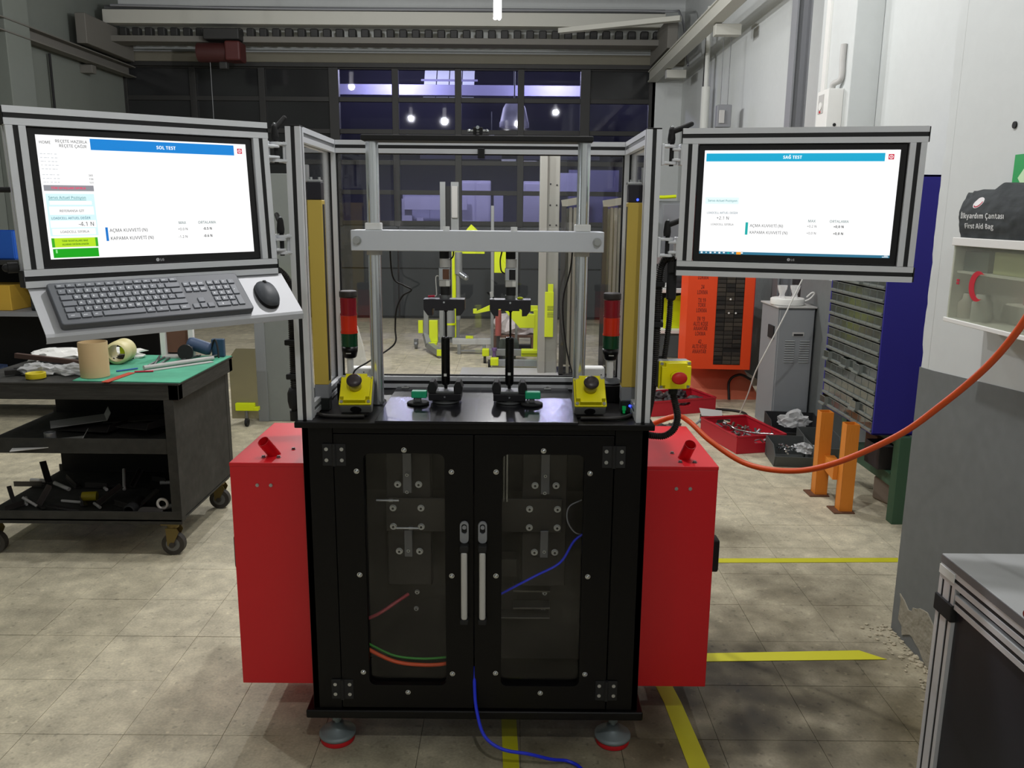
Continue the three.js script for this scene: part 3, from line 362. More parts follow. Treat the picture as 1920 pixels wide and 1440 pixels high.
  for (const s of [-1, 1]) P(fx, 'jaw', mv(ext(poly([[0, 0], [0.024, 0], [0.028, 0.016], [0.02, 0.036], [0.008, 0.036], [0, 0.02]].map(([a, b]) => [s * a, b])), 0.055, 0.001), x + s * 0.027, 1.121, -2.558), mats.blackMatt);
  P(fx, 'toggle_pin', cz(0.003, 0.004, x, 1.112, -2.49, 10), mats.chrome);
  const lx = i ? 0.066 : -0.284, tl = thing('toggle_clamp', i ? 'toggle clamp with a green lever at the fixture right of the divider' : 'toggle clamp with a green lever at the fixture left of the divider', 'clamp', [lx, 1.0885, -2.49]), lz = -2.492;
  P(tl, 'base', lathe([[0, 1.0885], [0.034, 1.0885], [0.034, 1.094], [0.03, 1.097], [0, 1.097]], 32, lx + (i ? -0.004 : -0.006), 0, lz), mats.blackMatt); P(tl, 'link', [bb(lx - 0.012, lx + 0.004, 1.097, 1.112, lz - 0.01, lz + 0.01), bb(lx - 0.02, lx - 0.014, 1.095, 1.108, lz - 0.004, lz + 0.014)], mats.dullSteel); P(tl, 'lever', bb(lx - 0.025, lx + 0.022, 1.11, 1.132, lz - 0.012, lz + 0.016, 0.003), mats.greenLever, { label: 'green lever' });
});
// ---------------------------------------------------------------- yellow push-button boxes, e-stop
function buttonBox(t, red) {   // local: cover faces +y, foot of the box towards +z
  P(t, 'housing', [bb(-0.047, 0.047, 0, 0.042, -0.05, 0.05, 0.005)], M(0x9a9a97, 0.5));
  const c = 0.0155, o = 0.047, d = 0.05;
  P(t, 'cover', [bb(-0.0475, 0.0475, 0.042, 0.05, -0.0505, 0.0505, 0.003), mv(ext(poly([[-o + c, -d + 0.003], [o - c, -d + 0.003], [o - c, -d + c], [o - 0.004, -d + c], [o - 0.004, d - c], [o - c, d - c], [o - c, d - 0.003], [-o + c, d - 0.003], [-o + c, d - c], [-o + 0.004, d - c], [-o + 0.004, -d + c], [-o + c, -d + c]]), 0.016, 0.0015), 0, 0.066, 0, 0, 90)], mats.yellow);
  for (const x of [-1, 1]) for (const z of [-1, 1]) P(t, 'cover_screw', [cy(0.0052, 0.004, x * 0.0395, 0.052, z * 0.0425, 16), cy(0.0022, 0.001, x * 0.0395, 0.0545, z * 0.0425, 6)], mats.zinc);
  P(t, 'knockout', mv(cz(0.0165, 0.002, 0, 0.021, 0.0505, 26)), mats.blackMatt);
  const r = red ? [0.022, 0.03] : [0.022, 0.034];
  P(t, 'button_collar', lathe([[0, 0.066], [0.019, 0.066], [0.018, 0.076], [0.014, 0.08], [0, 0.08]], 28), red ? mats.yellow : M(0xb5a62a, 0.4));
  P(t, 'mushroom_button', lathe([[0, 0.066], [0.011, 0.066], [0.0125, 0.084], [0.02, 0.092], [0.0225, 0.098], [0.0215, 0.103], [0.015, 0.1075], [0.006, 0.109], [0, 0.109]], 32), red ? M(0xd01a10, 0.45) : M(0x30262a, 0.35), { label: red ? 'red mushroom button' : 'black mushroom button' });
}
[[-0.4645, 'yellow push-button box with a black mushroom button, before the left signal tower'], [0.2305, 'yellow push-button box with a black mushroom button, before the right signal tower']].forEach(([x, l]) => {
  const t = thing('push_button_box', l, 'button box', [x, 1.116, -2.432], { euler: [44, x < 0 ? 3 : 1, 0] }); buttonBox(t, false);
  one('box_bracket', x < 0 ? 'black bent bracket carrying the left yellow push-button box' : 'black bent bracket carrying the right yellow push-button box', 'bracket', [bar([x - 0.04, 1.083, -2.395], [x + 0.04, 1.083, -2.395], 0.07, 0.004), mv(ext(poly([[0, 0], [0.066, 0], [0.066, 0.06]]), 0.078), x - 0.039, 1.083, -2.402, 90)], mats.black);
});
{ const t = thing('emergency_stop_box', 'yellow emergency stop box with red mushroom button beside the frame', 'button box', [0.4655, 1.2155, -2.394], { euler: [90, 5, 0] }); buttonBox(t, true); t.scale.set(1, 1, 0.8);
  one('stop_bracket', 'dark bracket holding the emergency stop box on the frame', 'bracket', [bb(0.398, 0.404, 1.16, 1.275, -2.32, -2.41), bb(0.398, 0.44, 1.17, 1.262, -2.396, -2.402)], mats.blackMatt); }
// ---------------------------------------------------------------- signal towers, light curtains
const lens = (c) => new THREE.MeshPhysicalMaterial({ color: c, roughness: 0.25, transmission: 0.35, thickness: 0 });
const lensR = lens(0xa8142a), lensO = lens(0xf23a12), lensG = lens(0x06512f);
[[-0.5215, 0], [0.3155, 1]].forEach(([x, i]) => {
  const z = -2.62, t = thing('signal_tower', i ? 'red, orange and green signal tower beside the right light curtain' : 'red, orange and green signal tower beside the left light curtain', 'signal tower', [x, 1.08, z]), q = (y0, y1, r0, r1) => { const p = [[0, y0], [r0, y0]]; const n = Math.round((y1 - y0) / 0.009); for (let k = 0; k <= n; k++) { const y = y0 + ((y1 - y0) * k) / n, r = r0 + ((r1 - r0) * k) / n; p.push([r - 0.0006, y], [r, y + 0.002]); } p.push([r1, y1], [0, y1]); return lathe(p, 36, x, 0, z); };
  P(t, 'cap', lathe([[0, 1.404], [0.027, 1.404], [0.028, 1.408], [0.028, 1.422], [0.025, 1.425], [0, 1.425]], 36, x, 0, z), M(0x2b2726, 0.6)); P(t, 'red_lens', q(1.352, 1.403, 0.0255, 0.0262), lensR); P(t, 'red_ring', cy(0.0272, 0.005, x, 1.3505, z, 36), lensR); P(t, 'orange_lens', q(1.296, 1.347, 0.026, 0.0262), lensO); P(t, 'orange_ring', cy(0.0272, 0.006, x, 1.293, z, 36), lensO); P(t, 'green_lens', q(1.248, 1.29, 0.026, 0.0262), lensG);
  P(t, 'base', lathe([[0, 1.21], [0.017, 1.21], [0.021, 1.214], [0.025, 1.232], [0.026, 1.248], [0, 1.248]], 36, x, 0, z), mats.black); P(t, 'logo_band', bb(x - 0.008, x + 0.008, 1.226, 1.229, z + 0.022, z + 0.0245, 0), mats.lightGrey); P(t, 'pole', cy(0.0105, 0.06, x, 1.182, z, 20), mats.white2);
  P(t, 'flange', lathe([[0, 1.135], [0.04, 1.135], [0.04, 1.14], [0.03, 1.147], [0.017, 1.152], [0, 1.152]], 36, x, 0, z), mats.greyPlastic); P(t, 'pedestal', bb(x - 0.035, x + 0.035, 1.0805, 1.135, z - 0.03, z + 0.05, 0.003), mats.black);
});
const led = (c, k) => M(0x050505, 0.3, 0, { emissive: c, emissiveIntensity: k });
[[-0.572, 0], [0.35, 1]].forEach(([x, i]) => {
  const z = -2.45, t = thing('light_curtain', i ? 'ochre safety light curtain bar by the right post with blue lights' : 'ochre safety light curtain bar by the left post', 'light curtain', [x, 1.08, z]);
  P(t, 'housing', bb(x - 0.021, x + 0.021, 1.16, 1.702, z - 0.02, z + 0.02, 0.002), mats.curtain); P(t, 'front_window', bb(x + (i ? -0.0215 : 0.0205), x + (i ? -0.0205 : 0.0215), 1.17, 1.69, z - 0.012, z + 0.012, 0), mats.blackMatt); P(t, 'end_cap', bb(x - 0.02, x + 0.02, 1.7025, 1.752, z - 0.019, z + 0.019, 0.002), M(0x16141f, 0.5)); P(t, 'grey_band', bb(x - 0.0213, x + 0.0213, 1.118, 1.16, z - 0.02, z + 0.02, 0.002), mats.midGrey); P(t, 'foot', bb(x - 0.021, x + 0.021, 1.0805, 1.118, z - 0.02, z + 0.02, 0.002), M(0x0d1210, 0.5));
  const b = P(t, 'mount', [bb(x - 0.024, x + 0.018, 1.7525, 1.759, z - 0.016, z + 0.016, 0.001), bb(x + (i ? 0.016 : -0.026), x + (i ? 0.026 : -0.016), 1.7535, 1.8, z, z + 0.02, 0.001)], mats.zinc); P(t, 'lower_mount', bb(x + (i ? 0.0215 : -0.026), x + (i ? 0.026 : -0.0215), 1.09, 1.15, z, z + 0.02, 0.001), mats.zinc); P(b, 'screw', [cy(0.004, 0.008, x - 0.012, 1.7625, z, 12), cy(0.004, 0.008, x + 0.012, 1.7625, z, 12)], mats.zinc);
  if (i) { P(t, 'blue_lamp', ball(0.0035, x + 0.006, 1.71, z + 0.0195), led(0x2a3cff, 9)); P(t, 'blue_lamp', ball(0.0035, x + 0.006, 1.103, z + 0.0205), led(0x2a3cff, 9)); P(t, 'green_plug', [cy(0.006, 0.012, x - 0.012, 1.097, z + 0.027, 12), cy(0.004, 0.008, x - 0.012, 1.086, z + 0.027, 10)], M(0x12b45a, 0.4, 0, { emissive: 0x0a8040, emissiveIntensity: 0.5 })); }
  else P(t, 'yellow_tag', bb(x - 0.0225, x - 0.021, 1.56, 1.57, z + 0.0, z + 0.018, 0), mats.fluo);
});
// ---------------------------------------------------------------- screens
const FT = 'sans-serif';
const put = (k, s, x, y, px, col = '#222', al = 'left', w = 'bold') => { k.font = `${w} ${px}px ${FT}`; k.fillStyle = col; k.textAlign = al; k.textBaseline = 'middle'; k.fillText(s, x, y); };
const power = (k, x, y, s) => { k.fillStyle = '#c4203c'; k.fillRect(x - s, y - s, 2 * s, 2 * s); k.strokeStyle = '#fff'; k.lineWidth = s * 0.22; k.beginPath(); k.arc(x, y, s * 0.6, 0, 7); k.stroke(); k.beginPath(); k.moveTo(x, y - s * 0.35); k.lineTo(x, y + s * 0.35); k.stroke(); };
const fit = (k, s, x0, x1, y, col = '#222', w = '') => { k.font = `${w} 40px ${FT}`; const px = (40 * (x1 - x0)) / k.measureText(s).width; put(k, s, x0, y, px, col, 'left', w); };
const screenL = canvasTex(1600, 900, (k, w, h) => {
  k.fillStyle = '#fff'; k.fillRect(0, 0, w, h);
  fit(k, 'HOME', 19, 98, 52); fit(k, 'REÇETE HAZIRLA', 127, 347, 40); fit(k, 'REÇETE ÇAĞIR', 150, 340, 72);
  k.fillStyle = '#0a7fd0'; k.fillRect(367, 13, 1127, 82); put(k, 'SOL TEST', 931, 57, 36, '#fff', 'center', 'bold'); power(k, 1544, 58, 21);
  for (let i = 0; i < 8; i++) { const y = 132 + i * 27 + (i > 4 ? 14 : 0); k.fillStyle = '#c4c8cc'; for (let a = 0; a < 5; a++) k.fillRect(16 + a * 24, y, [18, 14, 20, 10, 16][(a + i) % 5], 5); if (i > 4) put(k, ['365', '136', '131'][i - 5], 330, y + 2, 19, '#999'); }
  k.fillStyle = '#8f8f95'; k.fillRect(13, 358, 343, 42); fit(k, 'TÜM SAYAÇLARI SIFIRLA', 62, 300, 379, '#ff2a60', 'bold');
  k.fillStyle = '#d3f1f4'; k.fillRect(18, 420, 334, 310); k.fillStyle = '#fff'; k.fillRect(40, 472, 290, 28); k.fillRect(32, 514, 306, 60); k.fillRect(28, 616, 316, 52); k.fillRect(34, 676, 300, 46);
  fit(k, 'Servo Actuel Pozisyon', 35, 293, 448, '#2f6f76'); k.fillStyle = '#2f8f96'; k.fillRect(35, 464, 258, 3); fit(k, 'REFERANSA GİT', 99, 270, 545, '#333'); fit(k, 'LOADCELL AKTUEL DEĞER', 38, 308, 598, '#1f4b6a'); put(k, '-4.1 N', 331, 643, 42, '#222', 'right', ''); fit(k, 'LOADCELL SIFIRLA', 87, 288, 699, '#333');
  k.fillStyle = '#3aa81e'; k.fillRect(20, 745, 322, 68); k.fillStyle = '#b4e020'; k.fillRect(40, 745, 284, 68); fit(k, 'TAM NOKTALARI BAZ', 90, 272, 766, '#3d6a08', 'bold'); fit(k, 'ALARAK DEĞERLENDİR', 90, 276, 793, '#3d6a08', 'bold');
  k.fillStyle = '#12a012'; k.fillRect(22, 824, 317, 66); k.fillStyle = '#8fe08f'; k.fillRect(40, 830, 12, 26);
  put(k, 'MAX', 1001, 645, 30, '#244', 'center', ''); put(k, 'ORTALAMA', 1207, 645, 30, '#244', 'center', '');
  k.fillStyle = '#1674c8'; k.fillRect(405, 672, 18, 104); fit(k, 'AÇMA KUVVETİ (N)', 435, 722, 696); fit(k, 'KAPAMA KUVVETİ (N)', 435, 763, 757); put(k, '+0.0 N', 1002, 696, 28, '#333', 'center', ''); put(k, '-0.5 N', 1207, 696, 28, '#222', 'center', 'bold'); put(k, '-1.2 N', 998, 757, 28, '#333', 'center', ''); put(k, '-0.6 N', 1206, 755, 28, '#222', 'center', 'bold');
});
const screenR = canvasTex(1600, 900, (k, w, h) => {
  k.fillStyle = '#fff'; k.fillRect(0, 0, w, h);
  k.fillStyle = '#12a4cc'; k.fillRect(16, 26, 1466, 68); put(k, 'SAĞ TEST', 740, 60, 36, '#fff', 'center', 'bold'); power(k, 1531, 57, 22);
  k.fillStyle = '#e2f5f6'; k.fillRect(28, 402, 290, 58); fit(k, 'Servo Actuel Pozisyon', 51, 305, 431, '#4d858c'); fit(k, 'LOADCELL AKTUEL DEĞER', 47, 315, 537, '#2a4b5c'); put(k, '+2.1 N', 189, 582, 38, '#444', 'center', ''); fit(k, 'LOADCELL SIFIRLA', 87, 285, 638, '#333');
  k.fillStyle = '#1fa9a6'; k.fillRect(388, 616, 22, 108); fit(k, 'AÇMA KUVVETİ (N)', 426, 708, 644, '#444'); fit(k, 'KAPAMA KUVVETİ (N)', 426, 751, 703, '#444'); put(k, 'MAX', 943, 597, 31, '#355', 'center', ''); put(k, 'ORTALAMA', 1167, 597, 31, '#355', 'center', ''); put(k, '+0.2 N', 947, 642, 28, '#555', 'center', ''); put(k, '+0,0 N', 1167, 642, 29, '#222', 'center', 'bold'); put(k, '+0,0 N', 947, 701, 28, '#555', 'center', ''); put(k, '+0,0 N', 1168, 701, 29, '#222', 'center', 'bold');
  k.fillStyle = '#2f6f8c'; k.fillRect(0, 877, w, 23); for (let i = 0; i < 10; i++) { const x = 14 + i * 39; k.fillStyle = i === 6 ? '#16a7a0' : i === 8 ? '#f09a2a' : '#e8eef2'; if (i === 8) k.fillRect(x, 877, 40, 23); else if (i === 1) { k.beginPath(); k.arc(x + 9, 888, 6, 0, 7); k.fill(); } else k.fillRect(x, 881, 17, i % 2 ? 11 : 15); }
  k.fillStyle = '#e8eef2'; k.fillRect(1556, 880, 30, 5); k.fillRect(1540, 889, 50, 6);
});
const logoTex = canvasTex(128, 48, (k, w, h) => { k.fillStyle = '#0c0a0c'; k.fillRect(0, 0, w, h); k.fillStyle = '#b9b9bd'; k.beginPath(); k.arc(26, 24, 19, 0, 7); k.fill(); k.fillStyle = '#0c0a0c'; k.fillRect(24, 16, 3, 14); put(k, 'LG', 52, 26, 36, '#b9b9bd', 'left', 'bold'); });
// ---------------------------------------------------------------- monitor panels on swivel brackets
function monitorPanel(t, map, slotInside) {
  const rail = (a, b) => prof(t, 'frame_rail', a, b, {});
  rail([-0.3035, 0.176, 0], [0.3035, 0.176, 0]); rail([-0.3025, -0.176, 0], [0.3025, -0.176, 0]);
  for (const x of [-0.282, 0.282]) prof(t, 'frame_post', [x, -0.1555, 0], [x, 0.1555, 0]);
  for (const x of [-0.305, 0.305]) for (const y of [0.176, -0.176]) P(t, 'end_cap', box(0.003, 0.038, 0.038, x, y, 0, 0.001), mats.blackMatt);
  const m = P(t, 'monitor', [box(0.522, 0.311, 0.03, 0, 0, -0.006, 0.004)], M(0x0c0a0d, 0.3), { label: 'black-bezelled monitor' });
  const sg = new THREE.PlaneGeometry(0.487, 0.274); sg.translate(0, 0.002, 0.0096); const sm = M(0x050505, 0.3, 0, { emissive: 0xffffff, emissiveMap: map, emissiveIntensity: SCREEN_GLOW });
  P(m, 'screen', sg, sm); const lg = new THREE.PlaneGeometry(0.028, 0.0105); lg.translate(0.001, -0.1455, 0.0097); P(m, 'maker_logo', lg, M(0xffffff, 0.4, 0, { map: logoTex }));
  P(t, 'rear_cover', box(0.5, 0.29, 0.01, 0, 0, -0.03, 0.004), mats.lightGrey);
  const l = new THREE.RectAreaLight(0xf4fbff, SCREEN_LIGHT, 0.48, 0.27); l.position.set(0, 0.002, 0.013); l.rotation.y = Math.PI; t.add(l); l.castShadow = true;
}
const panelL = thing('monitor_panel', 'large framed monitor panel tilted over the keyboard shelf, screen reading SOL TEST', 'monitor', [-0.88, 1.6955, -2.067], { euler: [-2.2, 41.9, 0.8] });
monitorPanel(panelL, screenL);
const panelR = thing('monitor_panel', 'framed monitor panel before the blue drawer cabinet, screen reading SAĞ TEST', 'monitor', [0.7515, 1.6986, -2.255], { euler: [1, -14.2, -0.3] });
monitorPanel(panelR, screenR);
// keyboard shelf: bent sheet
{
  const th = 0.002, pr = [[-0.0, -0.1965], [0.012, -0.1965], [0.12, -0.293], [0.123, -0.3], [0.122, -0.313], [0.116, -0.314], [0.116, -0.312], [0.12, -0.311], [0.121, -0.3], [0.1185, -0.2945], [0.011, -0.1985], [0, -0.1985]];
  const g = ext(poly(pr.map(([n, v]) => [-n, v])), 0.612); g.rotateY(Math.PI / 2); g.translate(-0.298, 0, 0); P(panelL, 'keyboard_shelf', g, M(0xb2b3b6, 0.52, 0.25), { label: 'bent pale sheet-metal keyboard shelf' });
  for (const x of [-0.2, 0.2]) P(panelL, 'shelf_stay', bar([x, -0.21, -0.012], [x, -0.285, 0.1], 0.02, 0.003), mats.alu);
  P(panelL, 'rear_knob', [cx(0.012, 0.02, -0.318, -0.15, -0.01), ball(0.009, -0.33, -0.15, -0.01)], mats.blackMatt); P(panelL, 'rear_stud', cx(0.006, 0.024, -0.314, 0.02, -0.012), mats.blackMatt);
}
panelL.updateMatrixWorld(true); panelR.updateMatrixWorld(true);
const ta = 0.108 / 0.1445, tb = 0.096 / 0.1445;
const onTray = (u, t) => { const m = new THREE.Matrix4().makeBasis(V(1, 0, 0), V(0, ta, tb), V(0, -tb, ta)); m.setPosition(u, -0.1965 - tb * t + 0.0008 * ta, 0.012 + ta * t + 0.0008 * tb); return panelL.matrixWorld.clone().multiply(m); };
const legends = [['esc', 'F1', 'F2', 'F3', 'F4', 'F5', 'F6', 'F7', 'F8', 'F9', 'F10', 'F11', 'F12'], [...'"1234567890*-', '⌫'], ['⇥', ...'QWERTYUIOPĞÜ'], ['⇪', ...'ASDFGHJKLŞİ,'], ['⇧', ...'<ZXCVBNMÖÇ.', '⇧'], ['ctrl', 'win', 'alt', '', 'alt', 'fn', '≡', 'ctrl']];
{
  const t = thing('keyboard', 'dark grey full-size keyboard lying on the sheet-metal shelf', 'keyboard', [0, 0, 0], { local: true }), u = 0.0182, W = 0.443, D = 0.132;
  onTray(-0.0435, 0.073).decompose(t.position, t.quaternion, t.scale);
  P(t, 'case', mv(ext(poly(rrect(-W / 2, W / 2, -D / 2, D / 2, 0.008, 5)), 0.013, 0.0025), 0, 0.0155, 0, 0, 90), M(0x53565c, 0.5));
  const keys = [], rowsZ = [-0.0525, -0.034, -0.0148, 0.0042, 0.0232, 0.0422], wid = [Array(13).fill(15 / 13), [...Array(13).fill(1), 2], [1.5, ...Array(12).fill(1), 1.5], [1.75, ...Array(12).fill(1), 1.25], [1.25, ...Array(11).fill(1), 2.75], [1.6, 1.25, 1.25, 5.2, 1.2, 1.7, 1.4, 1.4]];
  const x0 = -W / 2 + 0.015;
  wid.forEach((r, j) => { let x = x0; r.forEach((w, i) => { keys.push([x, rowsZ[j], w * u, j ? 0.0176 : 0.013, legends[j][i] ?? '']); x += w * u; }); });
  const nx = x0 + 15 * u + 0.006, px = nx + 3 * u + 0.005;
  [[0, 1, 'ins'], [1, 1, 'home'], [2, 1, 'pgup'], [0, 2, 'del'], [1, 2, 'end'], [2, 2, 'pgdn'], [1, 4, '↑'], [0, 5, '←'], [1, 5, '↓'], [2, 5, '→']].forEach(([i, j, s]) => keys.push([nx + i * u, rowsZ[j], u, 0.0176, s]));
  ['num', '/', '*', '-'].forEach((s, i) => keys.push([px + i * u, rowsZ[1], u, 0.0176, s])); [...'789'].forEach((s, i) => keys.push([px + i * u, rowsZ[2], u, 0.0176, s])); [...'456'].forEach((s, i) => keys.push([px + i * u, rowsZ[3], u, 0.0176, s])); [...'123'].forEach((s, i) => keys.push([px + i * u, rowsZ[4], u, 0.0176, s]));
  keys.push([px, rowsZ[5], 2 * u, 0.0176, '0'], [px + 2 * u, rowsZ[5], u, 0.0176, ','], [px + 3 * u, (rowsZ[2] + rowsZ[3]) / 2, u, 0.0366, '+'], [px + 3 * u, (rowsZ[4] + rowsZ[5]) / 2, u, 0.0366, '↵']);
  const map = canvasTex(2048, 640, (k, w, h) => { k.fillStyle = '#6d7077'; k.fillRect(0, 0, w, h); for (const [x, z, kw, , s] of keys) put(k, s, ((x + kw * 0.42 + W / 2) / W) * w, ((z + D / 2) / D) * h, s.length > 1 ? 22 : 34, '#e4e6ea', 'center', 'bold'); });
  const km = M(0xffffff, 0.5, 0, { map });
  P(t, 'key_well', mv(ext(poly(rrect(-W / 2 + 0.0135, W / 2 - 0.0125, -0.0605, 0.0535, 0.003, 3)), 0.001), 0, 0.0166, 0, 0, 90), mats.blackMatt);
  for (const [x, z, kw, kd] of keys) { const g = new RoundedBoxGeometry(kw - 0.0018, 0.006, kd - 0.0018, 1, 0.0012); const p = g.attributes.position, uv = g.attributes.uv; for (let i = 0; i < p.count; i++) if (p.getY(i) > 0) { p.setX(i, p.getX(i) * (1 - 0.0012 / kw)); p.setZ(i, p.getZ(i) * 0.95); } g.translate(x + kw / 2, 0.0182, z); for (let i = 0; i < p.count; i++) uv.setXY(i, (p.getX(i) + W / 2) / W, 1 - (p.getZ(i) + D / 2) / D); P(t, 'key', g, km); }
}
{
  const t = thing('computer_mouse', 'black wireless mouse on the sheet-metal shelf', 'mouse', [0, 0, 0], { local: true }); onTray(0.237, 0.083).decompose(t.position, t.quaternion, t.scale);
  const shell = (k, y0, y1) => { const g = new THREE.SphereGeometry(1, 36, 22), p = g.attributes.position; for (let i = 0; i < p.count; i++) { let x = p.getX(i), y = p.getY(i), z = p.getZ(i); const sx = Math.sign(x) * Math.abs(x) ** 0.8, sz = Math.sign(z) * Math.abs(z) ** 0.82; const hump = 1 - 0.22 * (z - 0.15) ** 2; p.setXYZ(i, sx * 0.0285 * k * (1 - 0.06 * z * z), Math.max(0, y0 + Math.max(0, y) * y1 * hump), sz * 0.047 * k); } g.computeVertexNormals(); return g; };
  P(t, 'base', shell(1.0, 0.001, 0.025), mats.black); P(t, 'top_shell', shell(0.955, 0.009, 0.021), mats.greyPlastic); P(t, 'wheel', cx(0.008, 0.005, 0, 0.0215, -0.027, 20), mats.rubber);
}
// swivel brackets between frame posts and panels, each with a clamping lever
const bracket = (panel, y, fx, end, lev) => {
  const E = V(end, y, 0).applyMatrix4(panel.matrixWorld), a = V(fx, E.y, -2.328), t = thing('swivel_bracket', lev[0], 'bracket', [(a.x + E.x) / 2, E.y - 0.03, (a.z + E.z) / 2]), mid = a.clone().add(E).multiplyScalar(0.5), s = Math.sign(E.x - a.x);
  P(t, 'frame_plate', box(0.008, 0.056, 0.036, a.x + s * 0.004, a.y, a.z, 0.002), mats.alu); P(t, 'panel_plate', box(0.009, 0.056, 0.036, E.x - s * 0.004, E.y, E.z, 0.002), mats.alu);
  P(t, 'fork', [bar([a.x, a.y + 0.022, a.z], [mid.x, mid.y + 0.022, mid.z], 0.032, 0.007, 0.002), bar([mid.x, mid.y + 0.014, mid.z], [E.x, E.y + 0.014, E.z], 0.032, 0.007, 0.002), bar([a.x, a.y - 0.022, a.z], [mid.x, mid.y - 0.022, mid.z], 0.032, 0.007, 0.002), bar([mid.x, mid.y - 0.014, mid.z], [E.x, E.y - 0.014, E.z], 0.032, 0.007, 0.002), cy(0.016, 0.008, mid.x, mid.y + 0.022, mid.z, 24), cy(0.016, 0.008, mid.x, mid.y - 0.022, mid.z, 24)], mats.alu);
  P(t, 'pivot', cy(0.006, 0.06, mid.x, mid.y, mid.z, 14), mats.blackMatt);
  const [dx, dy, dz] = lev[1], b = [mid.x - 0.002, mid.y + 0.03, mid.z];
  P(t, 'clamping_lever', [lathe([[0, 0], [0.0095, 0], [0.0105, 0.012], [0.008, 0.035], [0.006, 0.042], [0, 0.042]], 22, b[0], b[1], b[2]), rod([b[0], b[1] + 0.03, b[2]], [b[0] + dx * 0.5, b[1] + 0.03 + dy * 0.45, b[2] + dz * 0.5], 0.0075, 14, 0.0075), rod([b[0] + dx * 0.5, b[1] + 0.03 + dy * 0.45, b[2] + dz * 0.5], [b[0] + dx, b[1] + 0.03 + dy, b[2] + dz], 0.0075, 14, 0.0065), ball(0.0075, b[0] + dx * 0.5, b[1] + 0.03 + dy * 0.45, b[2] + dz * 0.5), ball(0.0065, b[0] + dx, b[1] + 0.03 + dy, b[2] + dz)], mats.blackMatt, { label: 'black clamping lever' });
  P(t, 'lever_screw', ball(0.004, b[0], b[1] + 0.043, b[2]), mats.chrome);
};
bracket(panelL, 0.125, -0.6165, 0.3015, ['upper aluminium swivel bracket holding the panel with the keyboard shelf', [0.022, 0.03, -0.02]]);
bracket(panelL, -0.12, -0.6165, 0.3015, ['lower aluminium swivel bracket holding the panel with the keyboard shelf', [-0.02, 0.02, -0.04]]);
bracket(panelR, 0.128, 0.3985, -0.3025, ['upper aluminium swivel bracket holding the panel beside the white wall', [0.05, 0.02, 0.01]]);
bracket(panelR, -0.12, 0.3985, -0.3025, ['lower aluminium swivel bracket holding the panel beside the white wall', [0.042, 0.018, 0.01]]);
